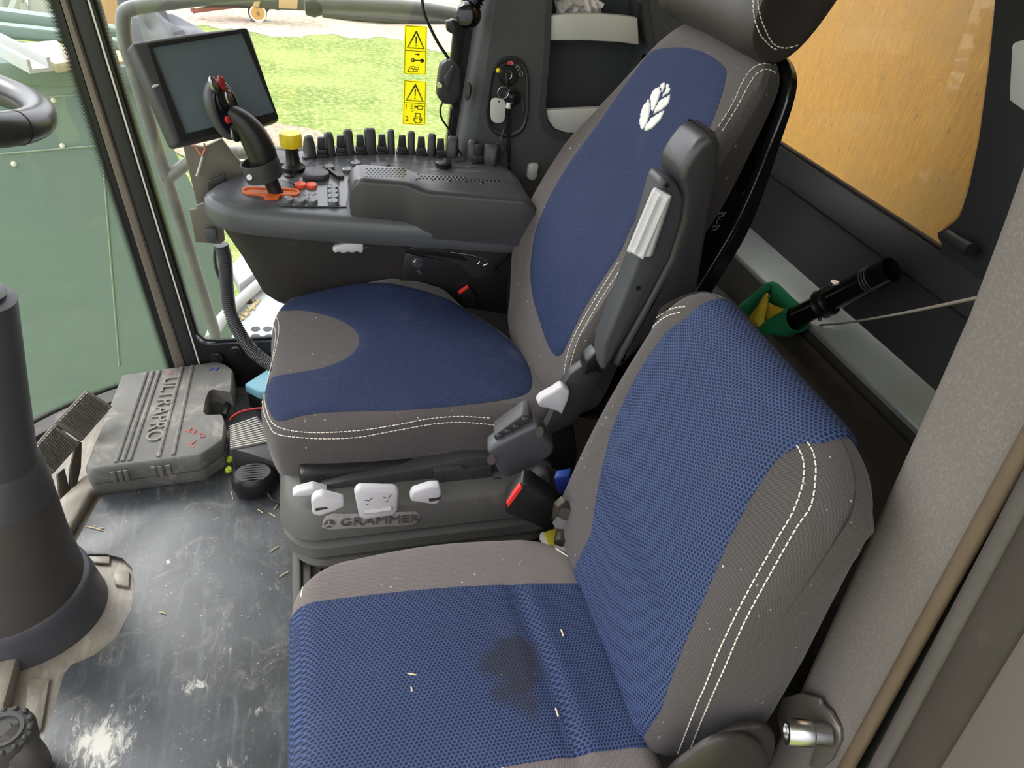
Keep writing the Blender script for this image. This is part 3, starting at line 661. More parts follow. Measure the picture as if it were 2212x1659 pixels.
# rear wall, aluminium ledge, shelf, trough
XR = 1.05
prof = [(.98, .0), (.98, .58), (1.0, .655), (1.035, .755), (1.038, .775), (1.028, .785), (1.03, .80), (1.045, .83), (XR, .84), (XR+.03, .84), (XR+.03, 0)]
m = MB(); m.loft([[V((x, y, z)) for x, z in prof] for y in (.25, .9, 1.5, 1.9)]); wre = struct(m.build('wall_rear', TRIMX))
hp = [ (1663, 305), (1750, 361), (1850, 427), (1950, 493), (2015, 538), (2031, 545), (2037, 538), (2034, 526), (2026, 512), (2026, 503), (2040, 496), (2058, 486), (2074, 466), (2092, 410), (2115, 300), (2135, 150), (2150, 0)]
hw = [V((ox(x, y, XR).y, ox(x, y, XR).z)) for x, y in hp]
hw = [V((1.70, hw[0].y))]+hw+[V((hw[-1].x+.08, 1.95)), V((1.70, 1.95))]
m = MB(); plate(m, [V((.22, .838)), V((1.9, .838)), V((1.9, 2.1)), V((.22, 2.1))], [hw], ((XR, 0, 0), (0, 1, 0), (0, 0, 1)), (.03, 0, 0)); struct(m.build('trim_6', TRIMX))
m = MB(); m.add([V((XR+.012, p.x, p.y)) for p in hw], [list(range(len(hw)))]); w3 = struct(m.build('window_3', GLASS, smooth=False))
fritloop(hw, lambda p: V((XR+.008, p.x, p.y)), w3, .012)
m = MB(); a = ox(2045, 508, XR-.02); b_ = ox(2098, 540, XR-.03); m.tube([a, a.lerp(b_, .55), b_], [.010, .010, .012], 14); m.build('window_latch', TRIMX, wre)
m = MB(); A, B_, C_, D_ = V((1.0, 1.9, .664)), V((1.0, .3, .664)), V((.945, .3, .622)), V((.945, 1.9, .622))
m.prism([A, B_, C_, D_], (.006, 0, -.02), .004); struct(m.build('trim_7', ALU))
m = MB(); m.box((.955, 1.1, .31), (.012, 1.6, .62)); struct(m.build('trim_8', PLAB))
# raised dark rib running beside the trough and the carpeted shelf behind the instructor seat
ra, rb = oz(1512, 605, .56), oz(1660, 745, .56); d = (rb-ra); 
rq = [oz(x, y, .575) for x, y in ((1480, 566), (1500, 570), (1640, 700), (1618, 722))]; m = MB(); m.prism(rq, (0, 0, -.33), .004); struct(m.build('trim_9', PLADK))
m = MB(); m.box((.778, .70, .300), (.335, .80, .59), bev=.012); struct(m.build('trim_10', BROWN))
# silver bar of the pocket in the left rear corner
m = MB(); m.prism([ox(x, y, 1.02) for x, y in ((2183, 92), (2230, 78), (2330, 90), (2330, 300), (2230, 256), (2176, 218))], (.034, 0, 0), .006); tag(m.build('pocket_bar', SILV), 'silver pocket bar at the right edge of the picture beside the rear window', 'pocket bar', 'silver pocket bars')
# left wall behind the door opening and the felt covered pillar
m = MB(); m.box((.86, .255, .87), (.5, .03, 2.1)); struct(m.build('wall_left', TRIMX))
def xl(a, b): return ox(*a, .55), ox(*b, .55)
FE = xl((2090, 640), (1640, 1659)); FR = (ox(2150, 1050, .535), ox(1812, 1659, .535))
rings = []
for k in range(25):
    z = k*2.1/24; e_ = zline(*FE, z).y; r_e = zline(*FR, z).y
    if z > 1.03: e_ += min(.06, (z-1.03)**1.4*.16)
    rings.append([V((.70, e_, z)), V((.60, e_+.001, z)), V((.575, e_, z)), V((.560, e_-.003, z)), V((.552, e_-.009, z)), V((.548, e_-.018, z)), V((.543, (e_+r_e)/2, z)), V((.536, r_e+.006, z)), V((.535, r_e-.002, z)), V((.56, r_e-.006, z)), V((.70, r_e, z))])
m = MB(); m.loft(rings); pil = struct(m.build('pillar', FELT))
def dl(a, b, x): return ox(*a, x), ox(*b, x)
def ridge(name, a, b, x, r, mat, fl=1.0):
    p, q = dl(a, b, x); lo, hi = zline(p, q, .02), zline(p, q, 2.09); mm = MB(); d = (hi-lo).normalized()
    mm.lathe([(r, 0), (r, (hi-lo).length)], lo, d, 14, 1, fl, u=V((0, 1, 0))-d*d.y); return struct(mm.build(name, mat))
ridge('trim_11', (2166, 1050), (1828, 1659), .532, .0085, SEALB, .7)
ridge('trim_12', (2190, 1050), (1868, 1659), .556, .013, PLAX, .6)
ridge('trim_13', (2225, 1050), (1898, 1659), .528, .0095, SEALR, .75)
ridge('trim_14', (2268, 1050), (1940, 1659), .545, .016, SEAL, .6)
ridge('trim_15', (2330, 1050), (1985, 1659), .53, .026, SEAL, .35)
p, q = dl((2202, 1369), (2025, 1659), .515); lo, hi = zline(p, q, 0), zline(p, q, 2.1)
m = MB(); m.prism([lo, hi, hi+V((-.02, -.10, 0)), lo+V((-.02, -.10, 0))], (.05, 0, 0), .006); df_ = struct(m.build('door_frame', PAINTG))
# unseen roof over the cab, lengthened past the door to block top light
m = MB(); m.box((.06, .90, 2.14), (2.3, 2.1, .06), bev=.01); struct(m.build('ceiling', PAPER))
# plinth under the seats
m = MB(); m.box((.33, .86, .12), (.86, 1.30, .24), bev=.008)
pl0 = .24; struct(m.build('trim_16', PLAB))
m = MB()
for k in range(3): m.box((-.085+k*.018, .75, pl0+.003), (.006, 1.0, .008), bev=.002)
struct(m.build('trim_17', RUB))
# ================================================================== SEATS
def pillow(outl, fr, prof, top, N=120, nr=14, tap=None, side=0):
    """cushion body: an outline in the frame, rounded edge profile (inset, height), crowned top"""
    o, u, v, w = [V(q) for q in fr]
    L = resample([V((p[0], p[1], 0)) for p in spl([V((p[0], p[1], 0)) for p in outl], 8, True)], N)
    c = sum(L, V((0, 0, 0)))/N; ar = sum(L[i].x*L[(i+1) % N].y-L[(i+1) % N].x*L[i].y for i in range(N))
    nr_ = []
    for i in range(N):
        d = (L[(i+2) % N]-L[i-2]).normalized(); nr_.append(V((-d.y, d.x, 0))*(1 if ar > 0 else -1))
    def P(q, h): return o+u*q.x+v*q.y+w*h
    rings = []
    for ins, h in prof: rings.append([P(L[i]+nr_[i]*ins, (h*tap(L[i].x, L[i].y) if tap and h < -.01 else h)+top(L[i].x, L[i].y, 1)) for i in range(N)])
    ins, h = prof[-1]; last = [L[i]+nr_[i]*ins for i in range(N)]
    for k in range(1, nr+1):
        s = 1-k/nr*.97; rings.append([P(c+(q-c)*s, h+top(c.x+(q.x-c.x)*s, c.y+(q.y-c.y)*s, s)) for q in last])
    mb = MB()
    if side: mb.mi = 1; mb.loft(rings[:side], True, False); mb.add(rings[0], [list(range(N))[::-1]]); mb.mi = 0; mb.loft(rings[side-1:], True, False); mb.add(rings[-1], [list(range(N))])
    else: mb.loft(rings)
    return mb, (o, u, v, w)
def piping(mb, px, bvh, r=.003):
    P = []
    for q in spl([V((x, y, 0)) for x, y in px], 8):
        h = hit(q.x, q.y, bvh)
        if h[0] is not None: P.append(h[0])
    if len(P) > 2: mb.tube(P, r, 6)
SIDEM = fabric('dark_brown_side_cloth', C(70, 63, 60), dust=(.1, .085, .07), amt=.15)
seat = thing('driver_seat', 'suspension driver seat in grey cloth and blue mesh with white leaf emblem', 'seat', (.15, 1.22, pl0))
# --- cushion
cpx = [(585, 925, .49), (563, 868, .50), (572, 815, .50), (585, 765, .505), (584, 715, .505), (592, 660, .51), (625, 618, .52), (700, 598, .53), (790, 591, .53), (870, 591, .53), (950, 607, .53), (1015, 650, .525), (1085, 690, .52), (1150, 750, .515), (1195, 830, .51), (1205, 890, .50), (1170, 935, .49), (1080, 942, .485), (950, 945, .485), (800, 955, .485), (680, 958, .485), (615, 950, .488)]
cout = []
for x, y, z in cpx: q = oz(x, y, z); cout.append((q.x, q.y))
def ctop(x, y, s):
    d = (y-1.235)/.23; b_ = .034*min(1, abs(d))**2.6*min(1, max(0, (x+.06)/.2))
    return .026*(1-s**2.5)+b_*(1 if s < .999 else .75)
cush, cfr = pillow(cout, ((0, 0, .49), (1, 0, 0), (0, 1, 0), (0, 0, 1)), [(.040, -.138), (.014, -.134), (.004, -.112), (-.003, -.05), (-.002, -.02), (.002, -.006), (.009, .003), (.020, .008)], ctop)
cb = cush.bvh(); cobj = cush.build('seat_cushion', GREY, seat)
def on(px, bvh, fr, ext=None):
    out = []; cx_ = sum(q[0] for q in px)/len(px); cy_ = sum(q[1] for q in px)/len(px)
    for x, y in px:
        h = hit(x, y, bvh)
        t = 0
        while h[0] is None and t < 1:
            t += .01; h = hit(x+(cx_-x)*t, y+(cy_-y)*t, bvh)
        out.append(h[0])
    return out
ipx = [(590, 674), (598, 645), (622, 622), (680, 608), (760, 608), (860, 616), (950, 640), (1030, 680), (1095, 722), (1138, 782), (1149, 830), (1128, 855), (1050, 870), (950, 880), (850, 887), (720, 890), (650, 898), (603, 911), (583, 890), (573, 850), (577, 824), (600, 812), (650, 804), (700, 794), (745, 776), (770, 754), (776, 733), (766, 712), (735, 692), (690, 678), (640, 670)]
ip = on([(q.x, q.y) for q in spl([V((x, y, 0)) for x, y in ipx], 3, True)], cb, cfr)
mm = patch(ip, cb, cfr, .0035, .011, .012)
mm.build('seat_mesh_insert', BLUE_F, cobj, uvf=lambda p: (p.x, p.y), ang=60)
st = MB()
stitch_px(st, [(572, 840), (572, 867), (583, 904), (600, 922), (637, 932), (694, 935), (777, 930), (861, 917), (928, 905), (995, 900), (1062, 904)], cb)
stitch_px(st, [(567, 850), (570, 887), (582, 918), (597, 937), (644, 945), (710, 948), (777, 944), (861, 929), (945, 915), (1012, 913), (1082, 920)], cb)
stitch_px(st, [(594, 677), (601, 693), (603, 709), (601, 730), (594, 764), (584, 794), (574, 819), (574, 840)], cb)
stitch_px(st, [(587, 684), (591, 700), (596, 718), (594, 743), (588, 778), (574, 815)], cb)
st.build('stitching', THREAD, cobj, False)
# --- backrest
bv = V((.387, 0, .922)).normalized(); bw_ = V((-bv.z, 0, bv.x)); bo = V((.40, 0, .50))
bfr = (bo, V((0, 1, 0)), bv, bw_)
bout = [(1.38, -.03), (1.44, .02), (1.475, .10), (1.490, .18), (1.485, .30), (1.455, .43), (1.415, .57), (1.385, .64), (1.33, .682), (1.24, .70), (1.14, .695), (1.06, .680), (1.02, .645), (1.005, .57), (.995, .45), (.985, .32), (.99, .18), (1.005, .09), (1.04, .01), (1.10, -.035), (1.24, -.05)]
def btop(y, v_, s):
    d = (y-1.235)/.235; side = min(1, abs(d))**2.4*.045*min(1, max(0, (v_)/.15))*(1-max(0, (v_-.42)/.35))
    lum = .018*math.exp(-((v_-.2)/.13)**2)*(1-min(1, abs(d)))
    return side+lum*(1-s**3)+.012*(1-s**3)
def btap(y, v_): s = min(1, max(0, (v_-.42)/.27)); return 1-.5*s*s*(3-2*s)
back, _ = pillow(bout, bfr, [(.020, -.096), (.004, -.092), (-.002, -.072), (-.002, -.04), (.001, -.020), (.008, -.006), (.02, .0)], btop, tap=btap, side=4)
bb = back.bvh(); bobj = back.build('backrest', [GREY, SIDEM], seat)
ibx = [(1424, 106), (1480, 103), (1530, 118), (1566, 146), (1568, 170), (1556, 215), (1536, 268), (1505, 330), (1440, 420), (1376, 470), (1340, 545), (1300, 605), (1262, 668), (1236, 720), (1216, 762), (1200, 768), (1184, 745), (1165, 690), (1151, 640), (1146, 590), (1150, 540), (1160, 490), (1190, 420), (1235, 345), (1290, 270), (1335, 205), (1375, 150), (1400, 118)]
ibp = on([(q.x, q.y) for q in spl([V((x, y, 0)) for x, y in ibx], 3, True)], bb, bfr)
patch(ibp, bb, bfr, .0035, .011, .012).build('back_mesh_insert', BLUE_F, bobj, uvf=lambda p: (p.y, p.z*1.08), ang=60)
st = MB()
stitch_px(st, [(1675, 140), (1650, 138), (1626, 148), (1605, 177), (1584, 223), (1551, 276)], bb)
stitch_px(st, [(1675, 158), (1655, 150), (1634, 161), (1617, 186), (1593, 231), (1560, 284)], bb)
st.build('stitching', THREAD, bobj, False); st = MB()
stitch_px(st, [(1337, 566), (1301, 622), (1255, 699), (1232, 748), (1222, 787), (1219, 818)], bb)
stitch_px(st, [(1342, 580), (1328, 602), (1295, 652), (1268, 699), (1250, 733), (1238, 769), (1231, 802)], bb)
st.build('stitching', THREAD, bobj, False)
lf = [[(205, 640), (213, 595), (233, 550), (255, 528), (262, 560), (259, 600), (248, 640), (232, 670), (216, 682), (207, 665)],
      [(260, 522), (270, 488), (293, 466), (312, 462), (317, 488), (305, 528), (285, 572), (268, 598), (264, 560)],
      [(310, 452), (322, 439), (345, 433), (337, 465), (318, 505), (318, 480)],
      [(350, 437), (364, 448), (370, 478), (352, 498), (322, 515), (338, 480)],
      [(316, 526), (345, 512), (366, 500), (361, 540), (344, 565), (310, 588), (277, 605), (292, 566)],
      [(246, 655), (275, 616), (310, 596), (336, 580), (330, 604), (308, 642), (277, 674), (248, 690), (232, 688)]]
em = MB()
for pet in lf:
    gx, gy = sum(p[0] for p in pet)/len(pet), sum(p[1] for p in pet)/len(pet); q = on([(1300+(gx+(x-gx)*1.13)*.4123, (gy+(y-gy)*1.13)*.4123) for x, y in pet], bb, bfr); mmm = patch([p for a, b_ in zip(q, q[1:]+q[:1]) for p in (a, a.lerp(b_, .5))], bb, bfr, .0052, .004, .001); em.add(mmm.v, mmm.f)
em.build('leaf_emblem', WHITE, bobj)
# shell behind the backrest
sh = [(y+(y-1.235)*.035, v_+(v_-.3)*.02+.004) for y, v_ in bout]
shell, _ = pillow(sh, bfr, [(.03, -.122), (.008, -.118), (0, -.112), (0, -.090), (.004, -.086), (.016, -.084)], lambda y, v_, s: 0, tap=btap)
shell.build('back_shell', GLOSS, seat)
# heater switch and marks on the shell edge
shb = shell.bvh()
def shp(px, py): h = hit(px, py, shb); return (h[0] if h[0] is not None else pp(px, py, (0, .985, 0), (0, 1, 0)))-V((0, .0008, 0))
m = MB(); m.prism([shp(*q) for q in ((1577, 424), (1592, 404), (1602, 412), (1584, 440), (1574, 446), (1562, 440))], (0, .02, 0), .002); m.prism([shp(*q) for q in ((1573, 428), (1596, 402), (1600, 408), (1578, 434))], (0, -.004, 0)); m.build('rocker_switch', PLAX, seat)
m = MB()
for (x, y) in ((1558, 462), (1545, 490)):
    m.tube([shp(x-8, y+6)-V((0, .001, 0)), shp(x+1, y+5)-V((0, .001, 0)), shp(x+10, y-6)-V((0, .001, 0))], .0011, 5)
    for k in range(3): m.tube([shp(x-6+k*3.5, y+1)-V((0, .001, 0)), shp(x-4+k*3.5, y-5)-V((0, .001, 0))], .0008, 5)
c = shp(1551, 477)-V((0, .001, 0)); m.tube([c+V((math.cos(t)*.003, 0, math.sin(t)*.005)) for t in [k*math.pi/6 for k in range(12)]], .0008, 5, closed=True)
m.build('heater_marks', FAINT, seat)
# --- headrest
hc = V((.708, 0, 1.262)); hv = V((.36, 0, .933)).normalized(); hw_ = V((-hv.z, 0, hv.x))
def hsec(y, k): 
    out = []
    for i in range(40):
        t = 2*math.pi*i/40; c_, s_ = math.cos(t), math.sin(t)
        out.append(V((0, y, 0))+V((hc.x, 0, hc.z))+hw_*(math.copysign(abs(c_)**.75, c_)*.062*k)+hv*(math.copysign(abs(s_)**.75, s_)*.150*(1-(1-k)*.6)))
    return out
hb = MB(); hb.loft([hsec(y, k) for y, k in ((1.047, .55), (1.041, .8), (1.043, .93), (1.052, 1), (1.12, 1.0), (1.24, .97), (1.34, 1.0), (1.385, 1), (1.40, .93), (1.405, .6))]); hbv = hb.bvh(); ho = hb.build('headrest', LEATHERB, seat)
st = MB()
stitch_px(st, [(1628, -40), (1628, 0), (1630, 37), (1642, 74), (1663, 99), (1679, 108)], hbv, dash=.005)
stitch_px(st, [(1638, -40), (1638, 0), (1642, 33), (1655, 70), (1671, 95), (1696, 104), (1726, 97)], hbv, dash=.005)
st.build('stitching', THREAD, ho, False)
for y in (1.17, 1.31): m = MB(); m.tube([V((.69, y, 1.09)), V((.725, y, 1.20))], .007, 10); m.build('headrest_post', STEEL, seat)
# --- folded armrest
YA = .90
def ap(px, py, y=YA): return oy(px, py, y)
pad = [(1466, 388), (1474, 362), (1490, 336), (1512, 308), (1538, 290), (1552, 292), (1561, 312), (1558, 370), (1544, 440), (1524, 540), (1510, 625), (1498, 665), (1450, 690), (1400, 740), (1345, 796), (1325, 800), (1340, 760), (1395, 660), (1446, 562), (1472, 480), (1478, 425)]
m = MB(); m.prism([ap(*q) for q in pad], (0, .078, 0), .012, 4, 35); ar_ = m.build('armrest_pad', PADM, seat, ang=50)
arm = [(1424, 398), (1430, 384), (1446, 386), (1466, 400), (1480, 430), (1474, 480), (1448, 562), (1398, 655), (1340, 752), (1312, 800), (1298, 802), (1304, 745), (1338, 662), (1372, 575)]
m = MB(); m.prism([ap(x, y, YA+.003) for x, y in arm], (0, .046, 0), .007, 3, 35); ab = m.build('armrest_underside', PLADK, seat, ang=50)
g = [ap(1409, 404, YA+.006), ap(1446, 424, YA-.016), ap(1402, 558, YA-.016), ap(1350, 545, YA+.006)]
m = MB(); m.prism(g, ((g[1]-g[0]).cross(g[3]-g[0])).normalized()*(.014 if ((g[1]-g[0]).cross(g[3]-g[0])).dot(g[0]-EYE) > 0 else -.014), .004, 3)
ctr = sum(g, V((0, 0, 0)))/4; up = (g[0]-g[3]).normalized(); rt = (g[1]-g[0]).normalized(); nn = up.cross(rt).normalized()
if nn.dot(EYE-ctr) < 0: nn = -nn
hw2, hl2 = (g[1]-g[0]).length/2, (g[0]-g[3]).length/2; rows = []
for i in range(41):
    t = -1+i/20; em_ = min(1, max(0, (1-abs(t))/.22)); em_ = em_*em_*(3-2*em_); row = []
    for j in range(25):
        s_ = -1+j/12; vly = math.sin(math.pi*min(1, abs(s_)*1.05))**1.3 if abs(s_) < .95 else 0
        row.append(ctr+up*hl2*t*.97+rt*hw2*s_*.95+nn*(.0075*(1-abs(s_)**6)*(1-abs(t)**14)-.0065*vly*em_))
    rows.append(row)
m.loft(rows, False, False)
m.build('tilt_grip', PALE, ab)
m = MB()
for (x, y) in ((1440, 400), (1378, 622)): m = MB(); m.lathe([(.001, 0), (.0035, 0), (.0035, .002), (.001, .002)], ap(x, y, YA+.002), (0, -1, 0), 12); m.build('screw_hole', PLAX, ab)
m = MB(); m.prism([ap(x, y, YA+.03) for x, y in ((1266, 780), (1290, 760), (1310, 770), (1296, 800), (1262, 812))], (0, .03, 0), .004); m.build('hinge_cover', PLAX, ab)
# --- recliner side cover, handle
YS = .945
m = MB(); m.prism([oy(x, y, YS) for x, y in ((1216, 835), (1232, 808), (1262, 788), (1294, 800), (1300, 812), (1284, 850), (1262, 888), (1236, 918), (1190, 940), (1175, 930), (1188, 905))], (0, .02, 0), .004); m.build('recliner_cover', PLA, seat)
m = MB(); m.prism([oy(x, y, YS-.022) for x, y in ((1162, 872), (1170, 861), (1196, 847), (1216, 834), (1232, 846), (1228, 866), (1214, 898), (1205, 890), (1185, 884), (1166, 881))], (0, .02, 0), .004, 3); m.build('recliner_handle', PALE, seat)
# --- lower frame, sliding rail
m = MB(); m.prism([oy(x, y, .965) for x, y in ((690, 1052), (760, 1036), (870, 1018), (965, 1000), (1000, 990), (1070, 985), (1180, 975), (1185, 1045), (1000, 1050), (740, 1062))], (0, .05, 0), .004); m.prism([oy(x, y, .955) for x, y in ((936, 1018), (998, 1010), (1010, 1016), (1062, 1008), (1066, 1044), (1000, 1050), (940, 1042))], (0, .03, 0), .002); lf_ = m.build('side_frame', PLA, seat)
for (x, y) in ((949, 1036), (1013, 1030)): m = MB(); m.box(oy(x, y, .953), (.010, .003, .007)); m.build('frame_slot', SEAL, lf_)
m = MB(); m.lathe([(.001, 0), (.008, 0), (.008, .002), (.001, .002)], oy(1073, 1037, .953), (0, -1, 0), 6, 1.3)
m.build('frame_slot', SEAL, lf_)
m = MB(); c = oy(1166, 1023, .93); m.lathe([(.026, -.015), (.026, 0), (.019, .002), (.018, .022), (.014, .026), (.001, .026)], c, V((-.1, -1, .15)), 22); m.build('pivot_knob', RUB, seat)
m = MB(); m.prism([oy(x, y, .97) for x, y in ((1110, 930), (1240, 905), (1250, 985), (1235, 1080), (1130, 1045))], (0, .06, 0), .01); m.build('pivot_bracket', PLAX, seat)
# --- belt retractor box by the backrest pivot
YB = .87
bx = [(1069, 963), (1120, 937), (1162, 917), (1180, 945), (1198, 968), (1193, 986), (1160, 1006), (1104, 1034), (1090, 1033), (1076, 1022), (1062, 990), (1049, 977)]
m = MB(); m.prism([oy(x, y, YB) for x, y in bx], (.006, .034, .006), .008, 4, 30); rb_ = m.build('retractor_box', PLADK, seat, ang=50)
m = MB(); m.prism([oy(x, y, YB+.01) for x, y in ((1066, 942), (1128, 897), (1143, 893), (1150, 908), (1080, 946), (1070, 952))], (.006, .03, .006), .002)
for (x, y) in ((1077, 941), (1097, 931), (1115, 921), (1135, 905)): m.box(oy(x, y, YB+.006), (.010, .006, .005), bev=.0015)
m.build('retractor_lid', PLA, rb_)
m = MB()
for (x, y) in ((1061, 992), (1165, 932)): m = MB(); m.lathe([(.001, -.001), (.006, -.001), (.007, .002), (.001, .002)], oy(x, y, YB-.0006), (-.2, -1, .3), 12, 1, 1.4); m.build('screw_hole', SEAL, rb_)
# --- bellows and levers
def bsec(ins, z, n=80):
    x0, x1, y0, y1 = -.105+ins, .42-ins, .918+ins, 1.50-ins
    return [V((p.x, p.y, z)) for p in rrect(x0, y0, x1, y1, .07, 10)]
prof = [(.03, pl0), (.010, pl0+.005), (.004, pl0+.02), (.008, pl0+.032), (.022, pl0+.036), (.022, pl0+.042), (.004, pl0+.046), (-.004, pl0+.054), (-.002, pl0+.074), (.006, pl0+.082), (.022, pl0+.085), (.022, pl0+.091), (.002, pl0+.095), (-.006, pl0+.102), (-.004, pl0+.110), (.004, pl0+.150), (.012, pl0+.160), (.03, pl0+.164), (.04, pl0+.172)]
m = MB(); m.loft([bsec(a, z) for a, z in prof]); belb = m.bvh(); bel = m.build('bellows', BELLOW, seat)
m = MB(); m.box((.15, 1.2, .415), (.44, .44, .05), bev=.01); m.build('suspension_plate', PLAX, seat)
def bp(px, py): return hit(px, py, belb)[0]
o_ = bp(735, 1134); e_ = bp(906, 1124); upv = (bp(735, 1112)-o_)
m = MB(); m.prism([bp(x, y)+V((0, -.0015, .0004)) for x, y in ((695, 1140), (700, 1116), (718, 1110), (898, 1105), (908, 1113), (904, 1128), (890, 1134), (712, 1144))], (0, .012, 0), .002); m.build('badge_plate', WORN, bel)
m = MB(); text(m, 'GRAMMER', o_+V((0, -.0028, .0005)), e_-o_, upv, upv.length*.72, .0025, (e_-o_).length)
c = bp(711, 1128)+V((0, -.003, 0)); m.lathe([(.001, .0), (.009, .0), (.009, .002), (.001, .002)], c, (0, -1, 0), 20)
m.build('badge_lettering', BELLOW, bel)
m = MB()
for a in (90, 205, 335): m.tube([c+V((0, -.0025, 0)), c+V((math.cos(math.radians(a))*.008, -.0025, math.sin(math.radians(a))*.008))], .0013, 5)
m.build('badge_symbol', WORN, bel)
def lever(px, y, dep, bev=.004):
    mm = MB(); mm.prism([oy(a, b_, y) for a, b_ in px], (0, dep, 0), bev, 3); return mm
YL = .895
m = lever([(672, 1085), (680, 1075), (696, 1070), (743, 1082), (744, 1096), (722, 1106), (690, 1117), (675, 1112)], YL, .018); lv = m.build('adjust_lever', PALE, seat)
m = MB(); m.prism([oy(a, b_, YL-.001) for a, b_ in ((680, 1099), (705, 1096), (708, 1099), (682, 1104))], (0, .002, 0)); m.build('lever_slot', SEAL, lv)
m = lever([(765, 1066), (775, 1056), (850, 1058), (862, 1062), (860, 1104), (852, 1116), (788, 1125), (776, 1118)], YL, .018, .006); lv = m.build('height_lever', PALE, seat)
m = MB(); m.tube([oy(786, 1106, YL-.001), oy(815, 1103, YL-.002), oy(845, 1098, YL-.001)], .004, 8); m.build('finger_ridge', PALE, lv)
m = MB()
for (x, y) in ((796, 1080), (837, 1074)):
    m.tube([oy(x-9, y, YL), oy(x+2, y+2, YL), oy(x+8, y-6, YL)], .0009, 5); m.tube([oy(x-5, y+10, YL), oy(x+1, y+8, YL)], .0009, 5)
m.build('lever_marks', SEAL, lv)
m = lever([(886, 1076), (892, 1064), (930, 1052), (950, 1051), (954, 1064), (951, 1084), (942, 1092), (888, 1084)], YL, .018); lv = m.build('adjust_lever', PALE, seat)
m = MB(); m.prism([oy(a, b_, YL-.001) for a, b_ in ((926, 1078), (952, 1074), (952, 1080), (928, 1084))], (0, .002, 0)); m.build('lever_slot', SEAL, lv)
m = lever([(630, 1072), (640, 1064), (676, 1055), (708, 1063), (690, 1070), (640, 1075)], .945, .02, .003); m.build('front_lever', PALE, seat)
# far side belt latch
def latch(pxs, y, dep, redpx, yred, parent, nm='belt_buckle'):
    mm = MB(); mm.prism([oy(a, b_, y) for a, b_ in pxs], dep, .004, 3); o = mm.build(nm, PLAX, parent)
    mm = MB(); mm.prism([oy(a, b_, yred) for a, b_ in redpx], (0, .008, 0), .001); mm.build('release_button', RED, o); return o
latch([(990, 634), (1012, 618), (1028, 640), (1032, 662), (1008, 660)], 1.47, (.004, .012, 0), [(990, 632), (1011, 618), (1013, 622), (993, 637)], 1.468, seat)
latch([(1090, 1084), (1128, 1044), (1143, 1045), (1197, 1082), (1212, 1100), (1210, 1135), (1195, 1146), (1180, 1146), (1130, 1125), (1092, 1110)], .80, (.008, .028, .006), [(1094, 1088), (1125, 1047), (1130, 1054), (1098, 1097)], .797, seat)

# ------------------------------------------------------------------ instructor seat
bud = thing('instructor_seat', 'small folding side seat with wide blue mesh panels between grey cloth ends', 'seat', (.14, .55, pl0))
def sup(t): return 1-math.sqrt(max(0, 1-t*t))
YC0, YC1 = .285, .778
def cend(y):
    f = max(0, (y-(YC1-.085))/.085); n_ = max(0, ((YC0+.07)-y)/.07); return sup(min(1, f)), sup(min(1, n_))
NS = 64
def csec(y, off=0):
    f, n_ = cend(y); x0 = -.083+.075*f+.06*n_; x1 = .368+.012*(.6-y)*1.0-.10*f-.05*n_; zt = .462-.030*f-.025*n_; zbt = .345+.02*f
    zt += .007*math.cos((y-.54)/.24*1.5)
    x0 -= off; x1 += off; zt += off; out = []
    r = .045
    out += [V((x0+.01, y, zbt)), V((x0+.002, y, zbt+.02)), V((x0, y, zbt+.045))]
    for k in range(8): t = math.pi-k/7*math.pi/2; out.append(V((x0+r+r*math.cos(t), y, zt-r+r*math.sin(t))))
    nx = 30
    for k in range(1, nx):
        x = x0+r+(x1-.05-x0-r)*k/nx; z = zt+.010*math.sin(math.pi*k/nx)
        gx = .243+(.55-y)*.07; w_ = min(1, max(0, (y-.37)/.03))*min(1, max(0, (.672-y)/.03)); z -= .007*w_*math.exp(-((x-gx)/.010)**2)-.003*w_*math.exp(-((x-gx-.022)/.016)**2)
        out.append(V((x, y, z)))
    for k in range(8): t = math.pi/2-k/7*math.pi/2; out.append(V((x1-.05+.05*math.cos(t), y, zt-.05+.05*math.sin(t))))
    out += [V((x1, y, zbt+.02)), V((x1-.02, y, zbt))]
    return out
ys = [YC0+.002+(YC1-YC0-.004)*(.5-.5*math.cos(math.pi*k/46)) for k in range(47)]
m = MB(); m.loft([csec(y) for y in ys]); bcb = m.bvh(); bc = m.build('seat_cushion', GREY_LIT, bud)
def seam_y(x, far): return (.688-.085*(x+.066)) if far else (.408-.02*(x+.05))
rings = []
for k in range(41):
    f = k/40; r = []
    sec0 = csec(.54); lift = .0034*min(1, min(f, 1-f)/.03)
    n_ = len(sec0)
    for i in range(n_):
        x = sec0[i].x; y = seam_y(x, False)+(seam_y(x, True)-seam_y(x, False))*f
        r.append((i, y))
    rings.append((r, lift))
cache = {}
def cpt(i, y, off):
    return csec(y, off)[i]
m = MB(); RR = []
for r, lift in rings: RR.append([cpt(i, y, lift+.0002) for i, y in r])
m.loft(RR, False, False); m.build('seat_mesh_insert', BLUE_N, bc, uvf=lambda p: (p.x-p.z, p.y), ang=60)
m = MB(); piping(m, [(1200, 1185), (1238, 1212), (1256, 1240), (1266, 1262)], bcb, .0016); m.build('edge_piping', THREAD, bc); m = MB(); piping(m, [(650, 1290), (656, 1262), (668, 1240)], bcb, .0014); m.build('edge_piping', THREAD, bc)
